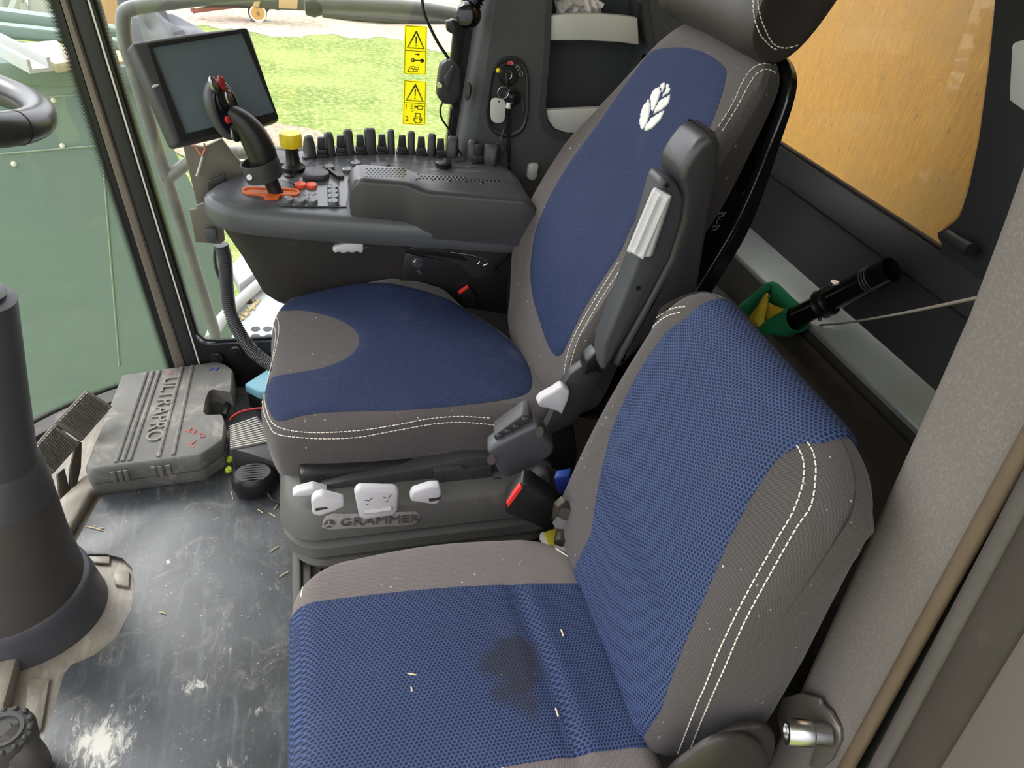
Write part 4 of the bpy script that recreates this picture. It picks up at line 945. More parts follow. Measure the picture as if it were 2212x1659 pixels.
# backrest
v2 = V((.285, 0, .958)).normalized(); w2_ = V((-v2.z, 0, v2.x)); b2 = V((.335, 0, .475)); TH = .085
YB0, YB1 = .392, .822
def vtop(y):
    f = max(0, (y-(YB1-.08))/.08); n_ = max(0, ((YB0+.10)-y)/.10)
    return .452-.085*sup(min(1, f))-.075*sup(min(1, n_)), sup(min(1, max(0, (y-(YB1-.05))/.05))), sup(min(1, max(0, ((YB0+.04)-y)/.04)))
def b2sec(y, off=0):
    vt, f, n_ = vtop(y); fr_ = -.03*f-.03*n_+off; bk = -TH+.03*f+.012*n_-off; vt += off; r = .042; rb_ = .05; out = []
    v0 = -.022
    out += [(bk-.10, v0), (fr_-.03, v0-.0), (fr_-.008, v0+.008)]
    nv = 26
    for k in range(nv):
        v_ = .02+(vt-r-.02)*k/(nv-1); g_ = 0
        wy = min(1, max(0, (y-.47)/.03))*min(1, max(0, (.735-y)/.03)); g_ = .012*wy*(1/(1+math.exp(-(v_-.155)/.006)))-.0
        out.append((fr_+.012*math.sin(math.pi*v_/vt)-.006+g_*(1-v_/vt)**.5, v_))
    for k in range(1, 9): t = k/8*math.pi/2; out.append((fr_-.006-r+r*math.cos(t)+0, vt-r+r*math.sin(t)))
    for k in range(0, 8): t = math.pi/2+k/7*math.pi/2; out.append((bk+rb_+rb_*math.cos(t), vt-rb_+rb_*math.sin(t)))
    out += [(bk-.025, vt-.13), (bk-.055, vt-.22), (bk-.085, vt-.33)]
    return [b2+V((0, y, 0))+w2_*a+v2*b_ for a, b_ in out]
def b2cap(y, k, dy): return [b2+V((0, y+dy, 0))+w2_*(-TH/2+((p-b2).dot(w2_)+TH/2)*k)+v2*(.21+((p-b2).dot(v2)-.21)*k) for p in b2sec(y)]
ys = [YB0+.002+(YB1-YB0-.004)*(.5-.5*math.cos(math.pi*k/46)) for k in range(47)]
m = MB(); m.loft([b2cap(ys[0], k, -.006*(1-k*k)) for k in (.02, .3, .6, .85)]+[b2sec(y) for y in ys]+[b2cap(ys[-1], k, .006*(1-k*k)) for k in (.85, .6, .3, .02)]); b2b = m.bvh(); bk_ = m.build('backrest', GREY, bud)
# seams of the blue panel follow the photo's near and far edges
def fy(px):
    out = []
    for x, y in px:
        h = hit(x, y, b2b)
        if h[0] is not None: out.append(((h[0]-b2).dot(v2), h[0].y))
    return out
far_s = sorted(fy([(1478, 690), (1440, 715), (1400, 770), (1360, 840), (1320, 930), (1300, 1010), (1285, 1090), (1278, 1150)])); near_s = sorted(fy([(1790, 955), (1735, 958), (1672, 1000), (1620, 1080), (1570, 1180), (1520, 1300), (1470, 1420), (1432, 1530)]))
def itp(tab, v_):
    if v_ <= tab[0][0]: return tab[0][1]
    for a, b_ in zip(tab, tab[1:]):
        if v_ <= b_[0]: s = (v_-a[0])/max(b_[0]-a[0], 1e-6); return a[1]+(b_[1]-a[1])*s
    return tab[-1][1]
n_ = len(b2sec(.6)); vv = [(p-b2).dot(v2) for p in b2sec(.6)]
vmx = max(vv); imx = vv.index(vmx)
m = MB(); RR = []
for k in range(37):
    f = k/36; lift = .0034*min(1, min(f, 1-f)/.03)+.0002; row = []
    for i in range(2, n_):
        v_ = vv[i]; y = itp(near_s, v_)+(itp(far_s, v_)-itp(near_s, v_))*f; row.append(b2sec(y, lift)[i])
    RR.append(row)
m.loft(RR, False, False); m.build('back_mesh_insert', BLUE_N, bk_, uvf=lambda p: ((p.z+p.x)/1.24, p.y), ang=60)
st = MB()
stitch_px(st, [(1721, 960), (1736, 993), (1736, 1037), (1716, 1101), (1676, 1171), (1610, 1289), (1555, 1402), (1522, 1483), (1504, 1523), (1470, 1610), (1458, 1640)], b2b)
stitch_px(st, [(1744, 955), (1758, 979), (1763, 1023), (1753, 1090), (1720, 1142), (1672, 1226), (1610, 1340), (1566, 1439), (1522, 1538), (1500, 1593), (1482, 1640)], b2b)
st.build('stitching', THREAD, bk_, False); st = MB()
stitch_px(st, [(1398, 722), (1418, 700), (1444, 682), (1476, 674)], b2b); stitch_px(st, [(1398, 704), (1420, 684), (1450, 668), (1484, 662)], b2b)
st.build('stitching', THREAD, bk_, False)
# seat pan, hinge bracket with bolts, belt cover
m = MB(); m.box((.15, .535, .30), (.40, .44, .12), bev=.01); m.build('seat_base', PLAB, bud)
m = MB(); m.prism([oy(x, y, .775) for x, y in ((1195, 1085), (1212, 1070), (1224, 1085), (1240, 1130), (1262, 1180), (1285, 1210), (1270, 1218), (1240, 1190), (1210, 1150), (1190, 1120))], (.004, -.012, 0), .002); hb_ = m.build('hinge_bracket', DSTEEL, bud)
m = MB(); m.lathe([(.001, .010), (.011, .010), (.013, .004), (.016, 0), (.016, -.006)], oy(1222, 1104, .765), (-.3, -1, .3), 20); m.lathe([(.001, .03), (.010, .03), (.011, 0), (.013, 0), (.013, -.006)], oy(1217, 1139, .765), (-.4, -.8, -.2), 18); m.build('hinge_bolt', DSTEEL, hb_)
m = MB(); m.lathe([(.001, 0), (.012, 0), (.012, .006), (.001, .006)], oy(1209, 1126, .763), (-.3, -1, .3), 6); m.build('hinge_nut', STEEL, hb_); m = MB(); m.lathe([(.001, 0), (.006, 0), (.006, .012), (.001, .012)], oy(1246, 1170, .758), (-.3, -1, .3), 14); m.tube([oy(1236, 1150, .765), oy(1275, 1180, .755)], .005, 8); m.build('hinge_nut', STEEL, hb_)
def lobe(px, y):
    L = [oy(q.x, q.y, y) for q in spl([V((x, yy, 0)) for x, yy in px], 5, True)]; c = sum(L, V((0, 0, 0)))/len(L); mm = MB()
    mm.loft([[c+(p-c)*k+V((0, d, 0)) for p in L] for k, d in ((.02, -.007), (.5, -.006), (.85, -.003), (.97, 0), (1, .004), (.97, .008), (.1, .009))]); mm.build('side_flap', LEATHERB, bud, ang=60)
lobe([(1430, 1720), (1450, 1668), (1490, 1634), (1535, 1604), (1580, 1592), (1620, 1596), (1652, 1620), (1660, 1680), (1600, 1740)], .352)
lobe([(1545, 1610), (1575, 1584), (1620, 1570), (1660, 1572), (1676, 1600), (1660, 1650), (1600, 1650)], .366)
# ================================================================== CONSOLE
con = thing('armrest_console', 'charcoal right hand armrest console with joystick, orange gate and rows of switches', 'console', (.1, 1.6, .46))
co_pts = [(-.236, 1.575), (-.205, 1.538), (-.150, 1.517), (-.043, 1.499), (.10, 1.484), (.249, 1.470), (.40, 1.456), (.455, 1.475), (.480, 1.54), (.486, 1.66), (.470, 1.75), (.42, 1.785), (.34, 1.803), (.24, 1.818), (.13, 1.826), (.0, 1.81), (-.09, 1.765), (-.17, 1.68), (-.22, 1.615)]
cL = resample(spl([V((x, y, 0)) for x, y in co_pts], 8, True), 120); cN = []
for i in range(120): d = (cL[(i+2) % 120]-cL[i-2]).normalized(); cN.append(V((-d.y, d.x, 0)))
def zt(x, y): return .693+.12*(y-1.5)-.04*x
def cring(ins, dz): return [V((p.x+n_.x*ins, p.y+n_.y*ins, zt(p.x, p.y)+dz)) for p, n_ in zip(cL, cN)]
m = MB(); m.loft([cring(a, b_) for a, b_ in ((.03, -.062), (.006, -.062), (.001, -.058), (-.003, -.04), (-.003, -.022), (.001, -.010), (.010, -.002), (.022, 0))]); cbody = m.build('console_top', PLAG, con, ang=50)
def pring(s, ins, z): return [V((.10+(p.x+n_.x*ins-.10)*s, 1.62+(p.y+n_.y*ins-1.62)*(s*.5+.5), z if z else zt(p.x, p.y)-.06)) for p, n_ in zip(cL, cN)]
m = MB(); m.loft([pring(.62, .03, .440), pring(.70, .02, .447), pring(.755, .015, .468), pring(.85, .012, .56), pring(.97, .010, None)]); m.build('console_pod', PODM, con, ang=60)
CP0, CPN = V((0, 1.5, .693)), V((.04, -.12, 1)).normalized()
def ct(px, py, h=0): return pp(px, py, CP0+CPN*h, CPN)
# padded lid
def lidsec(x):
    s = min(1, max(0, (x-.17)/.055)); s = s*s*(3-2*s); yn = 1.497-.15*(x-.07) if x > .07 else 1.497
    yn -= .006*s; zt_ = zt(x, 1.5); zb_ = zt_-.002-.036*s; zu = zt_+.083-.012*s; yf = 1.590-.22*(x-.07)*.5
    e0 = min(1, max(0, (x-.062)/.032)); e1 = min(1, max(0, (.462-x)/.04)); k = 1-sup(1-e0)*.5; k2 = 1-sup(1-e1)*.5; kk = k*k2
    yc = (yn+yf)/2; zu = zb_+(zu-zb_)*kk
    P = [(yn+.002, zb_)]
    for t in range(7): a = math.pi-t/6*math.pi/2*1.0; P.append((yn+.004+.012+.012*math.cos(a)-.004*(1-t/6), zu-.012+.012*math.sin(a)))
    for t in range(7): a = math.pi/2-t/6*math.pi/2; P.append((yf-.012+.012*math.cos(a), zu-.012+.012*math.sin(a)))
    P += [(yf+.003, zb_)]
    sh = (1-e0)*.010
    return [V((x, yc+(y-yc)*(1-sup(1-e0)*.25), z)) for y, z in P]
m = MB(); m.loft([lidsec(.062+.4*(.5-.5*math.cos(math.pi*k/44))) for k in range(45)]); lb = m.bvh(); lid = m.build('armrest_lid', PADM, con, ang=60)
m = MB()
def dot(px, py, r=.0040):
    h = hit(px, py, lb)
    if h[0] is not None and h[1].z > .3 or (h[0] is not None and -h[1].z > .3): m.lathe([(.0005, .0012), (r*.6, .0010), (r, .0), (r, -.001)], h[0], V((0, 0, 1)), 10)
for r_k in range(5):
    for k in range(10): dot(791+k*8.6+(r_k % 2)*4.3, 364+r_k*4.0)
    for k in range(21): dot(902+k*8.6+(r_k % 2)*4.3+(r_k > 2)*2, 366+r_k*4.6+k*.35)
for k in range(5): dot(897+k*36, 386+k*2.2, .005)
m.build('grip_dots', GLOSS, lid)
pnl = [(602, 384), (640, 368), (664, 354), (700, 346), (760, 341), (850, 339), (960, 348), (1040, 362), (1030, 372), (900, 366), (790, 358), (766, 374), (754, 400), (748, 440), (735, 447), (612, 445), (606, 436), (640, 424), (650, 412), (640, 400)]
m = MB(); m.prism([ct(q.x, q.y, .0001) for q in spl([V((x, y, 0)) for x, y in pnl], 4, True)], CPN*.0007); m.build('panel_sheen', PANEL, con)  # lighter plate added for the sheen on the console top
# fins and toggles round the rear arc
def fin(px, pb, ptop, th, parent):
    th *= 1.2; p = ct(px, pb); c = V((.16, 1.28, p.z)); rd = (p-c); rd.z = 0; rd.normalize(); h = max(.03, (pb-ptop)*.00128); t_ = V((-rd.y, rd.x, 0))
    prof = [(-.006, -.004), (-.002, h*.35), (.004, h*.75), (.011, h*.97), (.018, h), (.026, h*.95), (.036, h*.6), (.044, h*.1), (.045, -.004)]
    mm = MB(); mm.prism([p+rd*a+V((0, 0, b_))-t_*th/2 for a, b_ in prof], t_*th, min(.006, th*.4), 3, 40); return mm.build('divider_fin', PLA, parent, ang=50)
for px, pb, ptp, th in ((676, 343, 304, .016), (717, 339, 297, .016), (757, 336, 291, .017), (802, 334, 288, .022), (846, 334, 290, .014), (888, 335, 293, .015), (931, 339, 298, .016), (975, 343, 303, .022), (1016, 348, 310, .018), (1056, 356, 319, .03)): fin(px, pb, ptp, th, con)
def toggle(px, pb):
    p = ct(px, pb); b1 = MB(); b1.box(p+V((0, 0, .003)), (.030, .024, .007), bev=.002); o = b1.build('toggle_switch', PLAX, con)
    b1 = MB(); b1.prism([p+V((a, 0-.009, z)) for a, z in ((-.012, .006), (.012, .006), (.011, .018), (-.011, .018))], (0, .018, 0), .002); b1.prism([p+V((a, -.004, z)) for a, z in ((-.0098, .018), (.0098, .018), (.0075, .045), (-.0075, .045))], (0, .009, 0), .002); b1.build('toggle_lever', PLA, o)
for q in ((696, 337), (737, 333), (779, 331), (826, 330), (869, 331), (910, 334), (951, 338), (1031, 351)): toggle(*q)
m = MB(); m.prism([ct(x, y) for x, y in ((652, 343), (668, 336), (676, 344), (656, 347))], (0, 0, .006), .001); m.build('blank_cover', PLAB, con); m = MB(); m.prism([ct(x, y) for x, y in ((982, 344), (1004, 340), (1004, 350), (984, 352))], (0, 0, .006), .001); m.build('blank_cover', PLAB, con)
# legend panel outline and pale legends under the switches
m = MB()
def cpath(px, r=.0008, cl=False): m.tube([ct(q.x, q.y, .0010) for q in spl([V((x, y, 0)) for x, y in px], 4, cl)], r, 5, closed=cl)
cpath([(662, 357), (700, 347), (760, 341), (796, 339), (798, 345), (760, 348), (700, 354), (668, 360)], cl=True)
cpath([(815, 338), (880, 340), (950, 347), (960, 353), (900, 348), (830, 345)], cl=True)
cpath([(692, 362), (740, 353), (800, 350), (870, 351), (915, 356)]); cpath([(650, 376), (672, 364), (700, 362)])
cpath([(612, 428), (606, 436), (612, 442), (670, 446), (728, 444), (734, 438), (730, 404), (722, 400), (640, 398), (634, 404)])
cpath([(596, 379), (620, 372), (642, 366)]); cpath([(974, 352), (1020, 356), (1030, 362), (985, 362)], cl=True)
m.build('panel_lines', PLAX, cbody)
for x, y in ((715, 349), (752, 345), (785, 343), (836, 341), (868, 343), (903, 347), (934, 349), (1012, 360)):
    m = MB(); c = ct(x, y, .0012); m.tube([c+V((math.cos(a)*.005, math.sin(a)*.005, 0)) for a in [k*math.pi/5 for k in range(10)]], .0009, 4, closed=True); m.tube([c-V((.012, 0, 0)), c-V((.004, -.003, 0))], .0009, 4); m.build('panel_legend', FAINT, cbody)
m = MB()
for k in (-1, 0, 1):
    c = ct(668+k*7, 420, .0009); m.prism([c+V((0, -.006, 0)), c+V((.004+k*.005, .003, 0)), c+V((k*.010, .010, 0)), c+V((-.004+k*.005, .003, 0))], (0, 0, .0006))
m.build('panel_arrow', FAINT, cbody)
def button(px, py, r, h, mat, nm='push_button', sx=1):
    mm = MB(); mm.lathe([(r*1.05, -.001), (r*1.05, h*.55), (r, h*.9), (r*.9, h), (.0005, h)], ct(px, py), CPN, 20, sx, 1, u=(1, 0, 0)); return mm.build(nm, mat, con)
for q in ((711, 365), (750, 371), (769, 357), (719, 409), (719, 419), (720, 429), (720, 440), (622, 436), (648, 438), (674, 438)): button(*q, .0115, .009, KEYM)
button(625, 380, .011, .004, PLAX)
for q in ((649, 403), (673, 404)): button(*q, .0115, .008, ORGB, 'orange_button')
m = MB(); m.prism([ct(x, y) for x, y in ((655, 401), (668, 401), (668, 405), (655, 405))], CPN*.004); m.build('button_link', ORGB, con)
button(957, 359, .019, .014, PLAX, 'rotary_knob'); button(820, 359, .022, .009, PLAX, 'rocker_button', 1.0)
m = MB(); m.prism([ct(x, y) for x, y in ((652, 388), (660, 375), (672, 369), (695, 370), (712, 381), (710, 389), (698, 393), (662, 393))], CPN*.014, .004, 3); m.build('palm_button', PLADK, con)
m = MB(); m.prism([ct(q.x, q.y) for q in spl([V((x, y, 0)) for x, y in ((692, 366), (710, 371), (725, 383), (734, 396))], 5)]+[ct(q.x, q.y) for q in spl([V((x, y, 0)) for x, y in ((731, 393), (720, 384), (708, 375), (692, 369))], 5)], CPN*.012, .001); m.build('guard_blade', PLAX, con)
m = MB(); m.prism([ct(x, y) for x, y in ((716, 374), (726, 376), (744, 382), (743, 387), (734, 388), (724, 382))], CPN*.008, .002); m.build('flap_button', PLADK, con)
# yellow push knob
c = ct(634, 366); m = MB(); m.lathe([(.026, 0), (.026, .008), (.018, .014), (.015, .02), (.014, .055), (.016, .058)], c, V((0, 0, 1)), 26); st_ = m.build('knob_stem', PLAX, con)
m = MB(); m.lathe([(.016, .052), (.0235, .054), (.0245, .060), (.0245, .078), (.022, .083), (.001, .085)], c, V((0, 0, 1)), 30); m.build('yellow_knob', YEL, con)
m = MB(); cc = ct(604, 342, .006); m.lathe([(.046, 0), (.047, .002), (.046, .004), (.001, .006)], cc, V((0, -.1, 1)), 34, 1, .72, u=(.9, -.3, 0)); m.build('oval_flap', PLADK, con)
# orange shift gate
def stad(pts): return [ct(q.x, q.y, .001) for q in pts]
go = spl([V((x, y, 0)) for x, y in ((523, 413), (526, 407), (540, 405), (580, 406), (630, 409), (644, 412), (648, 418), (640, 423), (610, 423), (603, 424), (602, 430), (590, 431), (572, 430), (568, 423), (540, 421), (528, 418))], 3, True)
gi = spl([V((x, y, 0)) for x, y in ((528, 413), (532, 409), (545, 408), (580, 409), (630, 412), (641, 415), (640, 419), (625, 420), (580, 419), (540, 418))], 4, True)
m = MB(); A = resample(stad(go), 70); B_ = resample(stad(gi), 70)
m.loft([[p-CPN*.002 for p in A], [p+CPN*.003 for p in A], [p+CPN*.003 for p in B_], [p+CPN*.0008 for p in B_]], True, False); m.add([p+CPN*.0008 for p in B_], [list(range(70))]); m.build('shift_gate', ORG, con)
# joystick
jb = ct(596, 416); YJ = jb.y
def jp(px, py, dy=0): return oy(px, py, YJ+dy)
joy = MB(); joy.tube([jp(600, 424), jp(590, 402), jp(578, 376), jp(570, 362)], [.015, .015, .017, .018], 10, 4); joy.tube([jp(573, 372), jp(570, 350), jp(562, 322), jp(545, 290), jp(525, 265), jp(506, 248), jp(492, 240)], [.027, .029, .030, .028, .024, .019, .013], 18, 5); jo = joy.build('joystick', PLAX, con, ang=60)
m = MB(); cr = jp(566, 366); axj = (jp(560, 340)-jp(580, 390)).normalized()
m.lathe([(.034, -.020), (.039, -.018), (.041, .012), (.040, .020), (.036, .020), (.035, -.012), (.034, -.020)], cr, axj, 30); m.prism([jp(540, 372, -.03), jp(556, 384, -.035), (jp(552, 400, -.03)), jp(534, 392, -.03)], (0, .03, 0), .003); cl_ = m.build('hand_rest_collar', PLA, jo)
m = MB(); m.lathe([(.001, .004), (.006, .004), (.007, 0)], jp(540, 383, -.032), (-.3, -1, .3), 14); m.build('collar_screw', STEEL, cl_)
pa, pb_ = jp(463, 172), jp(508, 302); la = (pa-pb_); L_ = la.length/2; la.normalize(); pn = V((.60, -.66, .44)); pn = (pn-la*pn.dot(la)).normalized(); pw = pn.cross(la); pc = (pa+pb_)/2
def pl_(a, b_, h=0): return pc+la*a+pw*b_+pn*h
m = MB(); rr = []
for h, k in ((-.022, .5), (-.020, .85), (-.012, 1), (-.002, 1), (.004, .97), (.007, .88), (.008, .3)):
    rr.append([pl_(math.sin(t)*L_*(k+.0)*1.0, math.cos(t)*.034*k*(1+.15*math.sin(t)), h) for t in [2*math.pi*i/40 for i in range(40)]])
m.loft(rr); m.build('grip_rim', PLADK, jo, ang=60)
m = MB(); m.loft([[pl_(math.sin(t)*L_*k, math.cos(t)*.034*k*(1+.15*math.sin(t)), h) for t in [2*math.pi*i/40 for i in range(40)]] for h, k in ((.006, .84), (.0095, .82), (.0105, .76), (.0105, .02))]); m.build('grip_face', GLOSS, jo, ang=60)
def jbtn(a, b_, ra, rb_, mat, h=.012):
    mm = MB(); mm.loft([[pl_(a+math.sin(t)*ra*k, b_+math.cos(t)*rb_*k, hh) for t in [2*math.pi*i/18 for i in range(18)]] for hh, k in ((.008, 1), (h, 1), (h+.002, .8), (h+.002, .05))]); mm.build('thumb_button', mat, jo)
for a, b_, ra, rb_, mt in ((.052, -.006, .014, .007, DKRED), (.054, .013, .017, .008, GLINT), (.022, -.011, .018, .009, GLINT), (.020, .012, .020, .008, GLOSS), (-.012, -.008, .016, .007, GLOSS), (-.014, .010, .008, .006, RED), (-.044, .002, .018, .012, GLINT)): jbtn(a, b_, ra, rb_, mt)
# grey release lever and steel bracket under the console
YU = 1.50
m = MB(); m.prism([oy(x, y, YU-.01) for x, y in ((718, 542), (722, 535), (744, 528), (780, 525), (786, 530), (785, 546), (779, 548), (771, 544), (762, 548), (752, 545), (742, 549), (732, 545), (724, 548))], (0, .018, 0), .004, 3); hd = m.build('release_lever', PALE, con)
m = MB(); m.tube([oy(784, 536, YU), oy(815, 530, YU+.005), oy(840, 526, YU+.02), oy(900, 534, YU+.03)], .004, 8, 4); m.build('lever_rod', DSTEEL, hd)
m = MB(); m.prism([oy(x, y, YU-.018) for x, y in ((876, 545), (900, 552), (1095, 590), (1095, 680), (858, 640))], (0, .01, 0), .003); m.prism([oy(x, y, YU-.022) for x, y in ((874, 540), (905, 530), (1060, 556), (1060, 574), (960, 556), (900, 548))], (0, .02, 0), .003); br_ = m.build('slide_bracket', PLAX, con)
m = MB(); m.lathe([(.001, .008), (.007, .008), (.009, .003), (.013, .003), (.013, 0)], oy(901, 566, YU-.018), (0, -1, 0), 16); m.build('bracket_bolt', STEEL, br_); m = MB(); m.lathe([(.001, .006), (.005, .006), (.006, 0)], oy(907, 587, YU-.018), (0, -1, 0), 12); m.build('bracket_bolt', STEEL, br_); m = MB(); m.tube([oy(x, y, YU-.026) for x, y in ((975, 545), (1010, 550), (1035, 556), (1052, 564), (1052, 570), (1044, 573))], .0018, 7, 4); m.tube([oy(x, y, YU-.026) for x, y in ((1032, 570), (1036, 565), (1043, 571))], .0016, 6); m.build('spring_wire', STEEL, br_)
# ------------------------------------------------------------------ display and its bracket
mn = V((.42, -.80, .42)).normalized(); mp0 = oy(440, 185, 1.66)
def mo_(px, py, h=0): return pp(px, py, mp0+mn*h, mn)
mon = thing('display_monitor', 'square black display with dark screen mounted ahead of the console', 'monitor', mp0-mn*.03)
q4 = [mo_(*q) for q in ((281, 92), (400, 72), (537, 57), (606, 262), (490, 292), (379, 318))]
m = MB(); m.prism(q4, -mn*.05, .009, 3); m.build('housing', PLA, mon, ang=50)
def raw(lst): return lst
u_ = (q4[2]-q4[0]).normalized(); v__ = mn.cross(u_)
def uv2(p): return V(((p-q4[0]).dot(u_), (p-q4[0]).dot(v__)))
sq = [mo_(*q) for q in ((326, 104), (521, 72), (592, 243), (400, 290))]
m = MB(); oq = [uv2(mo_(*q)) for q in ((318, 96), (530, 63), (600, 257), (388, 308))]
plate(m, oq, [[uv2(p) for p in sq]], (q4[0]+mn*.006, u_, v__), -mn*.008); m.build('bezel', PLAX, mon)
m = MB(); m.add([p+mn*.0012 for p in sq], [[0, 1, 2, 3]]); m.build('screen', SCREEN, mon, False)
m = MB(); c = mo_(335, 187, .001); m.prism([mo_(*q, .0005) for q in ((327, 186), (331, 183), (342, 181), (343, 185), (339, 188), (329, 190))], mn*.0025, .0008); m.build('power_button', SILV, mon)
br = thing('monitor_bracket', 'dusty brown sheet metal bracket carrying the display beside the console', 'bracket', oy(440, 500, 1.66))
YBk = 1.665
m = MB(); m.prism([oy(x, y, YBk) for x, y in ((394, 312), (440, 318), (478, 300), (492, 318), (510, 340), (532, 366), (540, 372), (500, 388), (466, 402), (460, 460), (432, 478), (420, 420), (405, 360))], (0, .012, 0), .003); m.build('curved_plate', BGREY, br)
m = MB(); m.prism([oy(x, y, 1.63) for x, y in ((449, 392), (485, 376), (490, 400), (478, 412), (450, 422))], (0, .01, 0), .002); m.build('slot_plate', PLAX, br)
m = MB(); m.prism([oy(x, y, 1.60) for x, y in ((408, 453), (422, 452), (424, 444), (440, 438), (474, 424), (486, 520), (476, 528), (422, 524))], (0, .008, 0), .003); m.build('lower_plate', BGREY, br)
m = MB(); m.prism([oy(x, y, 1.585) for x, y in ((441, 499), (450, 494), (466, 494), (470, 528), (446, 524))], (0, .012, 0), .003); m.build('hose_clip', PLADK, br)
m = MB()
m.tube([oy(419, 312, 1.65), oy(428, 326, 1.655), oy(434, 334, 1.657)], .0022, 6); tw = m.build('wire_tail', COPW, br); m = MB(); m.tube([oy(441, 310, 1.65), oy(443, 322, 1.655), oy(437, 334, 1.657)], .0022, 6); m.build('wire_tail', COPW, br)
m = MB(); m.tube([oy(438, 336, 1.657), oy(432, 358, 1.657), oy(425, 380, 1.657)], .0032, 6); m.build('tie_tag', PALE, br)
# corrugated hose and thin cable
m = MB(); path = spl([oy(478, 528, 1.63), oy(486, 560, 1.63), oy(490, 620, 1.63), oy(497, 670, 1.62), oy(515, 715, 1.59), oy(545, 757, 1.55), oy(580, 785, 1.51), oy(612, 800, 1.47), oy(640, 806, 1.42)], 60); N_ = 430; path = resample(path, N_, False)
m.tube(path, [.0158 if (i % 5) in (0, 1, 2) else .0130 for i in range(N_)], 14); tag(m.build('corrugated_hose', PLADK, ang=25), 'corrugated black hose curving down from the console to the seat', 'hose')
m = MB(); m.tube([oy(466, 528, 1.66), oy(464, 560, 1.66), oy(470, 590, 1.66), oy(480, 612, 1.65)], .004, 8, 6); tag(m.build('thin_cable', PLA), 'thin black cable hanging left of the corrugated hose', 'cable')
# ================================================================== STEERING COLUMN, PEDALS
stc = thing('steering_column', 'black steering column with flared boot at the left edge', 'steering column', (-.62, 1.12, 0))
def colring(c, r, ax): a, b_, d = basis(ax); return [V(c)+r*(math.cos(t)*a+math.sin(t)*b_) for t in [2*math.pi*k/48 for k in range(48)]]
cd = V((.10, .02, .55)).normalized()
cA = oy(38, 640, 1.12)-V((.058, 0, 0)); cB = oy(78, 975, 1.12)-V((.072, 0, 0)); cC = oy(108, 1040, 1.12)-V((.090, 0, 0)); cD = oy(140, 1150, 1.12)-V((.105, 0, 0)); cE = oy(172, 1230, 1.12)-V((.124, 0, 0)); cF = oy(186, 1275, 1.12)-V((.132, 0, 0))
m = MB(); m.loft([colring(cA+cd*.004, .046, cd), colring(cA, .055, cd), colring(cA.lerp(cB, .5), .062, cd), colring(cB, .070, cd), colring(cB-cd*.012, .071, cd)]); m.lathe([(.040, .002), (.043, .012), (.036, .015), (.001, .012)], cA, cd, 30); m.build('column_tube', PLADK, stc, ang=50)
m = MB(); m.loft([colring(cB-cd*.004, .066, cd), colring(cB-cd*.02, .078, cd), colring(cC, .089, cd), colring(cC-cd*.015, .092, cd)]); m.build('column_collar', PLADK, stc, ang=50)
m = MB(); up_ = V((0, 0, 1)); m.loft([colring(cC, .086, cd), colring(cC-cd*.02, .092, cd), colring(cD, .106, (cd+up_)/2), colring(cE, .126, up_), colring(cF, .136, up_), colring(cF-up_*.02, .140, up_)]); m.build('column_boot', PLAB, stc, ang=50)
m = MB(); cG = V((cF.x, cF.y, 0)); m.lathe([(.170, .0), (.165, .03), (.160, .07), (.156, .088), (.152, .092), (.138, .094), (.134, .07)], cG, up_, 56, .95, .84, u=(1, 0, 0)); m.build('base_ring', PLADK, stc, ang=50)
wn = V((.24, .155, 1)).normalized(); we = pp(72, 266, (-.36, 1.05, 1.02), (0, 1, 0)); wc = we-(V((1, 0, 0))-wn*wn.x).normalized()*.195
a_ = (V((1, 0, 0))-wn*wn.x).normalized(); b2_ = wn.cross(a_)
m = MB(); m.tube([wc+.195*(math.cos(t)*a_+math.sin(t)*b2_) for t in [2*math.pi*k/72 for k in range(72)]], .0205, 20, closed=True); wl = m.build('steering_wheel', LEATHER, stc, ang=80)
m = MB()
for ang in (-14,): 
    t = math.radians(ang); c = wc+.195*(math.cos(t)*a_+math.sin(t)*b2_); m.lathe([(.0207, -.0012), (.0212, 0), (.0207, .0012)], c, -math.sin(t)*a_+math.cos(t)*b2_, 22)
for k in range(26):
    t = math.radians(18+k*3.2); c = wc+.1762*(math.cos(t)*a_+math.sin(t)*b2_)+wn*.008; m.tube([c-wn*.004, c+wn*.004+(wc-c).normalized()*-.004], .0011, 5)
m.build('rim_seam', PLAX, wl)
m = MB(); m.tube([wc-wn*.06, wc-wn*.01], .04, 20); m.tube([wc-wn*.02, wc+a_*-.18-wn*.004], .014, 10); m.tube([wc-wn*.02, wc+b2_*.18-wn*.004], .014, 10); m.tube([cA+cd*.0, wc-wn*.05], .03, 16); m.build('wheel_hub', PLAX, wl)
def pedal(quad, label, arms):
    pn_ = V((.58, -.52, .62)).normalized(); p0 = V((-.615, 1.56, .16)); Q = [pp(x, y, p0, pn_) for x, y in quad]; o = thing('brake_pedal', label, 'pedal', Q[2]-V((0, 0, Q[2].z)), 'ridged brake pedals')
    mm = MB(); mm.prism(Q, -pn_*.014, .004); pad_ = mm.build('pedal_pad', PEDR, o)
    mm = MB(); n1, n2 = 12, 10
    for i in range(n1):
        for j in range(n2):
            s, t = (i+.5)/n1*.9+.05, (j+.5)/n2*.9+.05; c = (Q[0]*(1-s)+Q[1]*s)*(1-t)+(Q[3]*(1-s)+Q[2]*s)*t; a, b_ = (Q[1]-Q[0])/n1*.40, (Q[3]-Q[0])/n2*.40
            mm.add([c-a-b_, c+a-b_, c+a+b_, c-a+b_, c+pn_*.0065], [[0, 1, 4], [1, 2, 4], [2, 3, 4], [3, 0, 4]])
    mm.build('tread_knobs', PEDR, pad_, False); mm = MB()
    for a in arms: mm.prism([pp(x, y, p0-pn_*.03, pn_) for x, y in a], -pn_*.012, .003)
    mm.build('pedal_arm', DSTEEL, o)
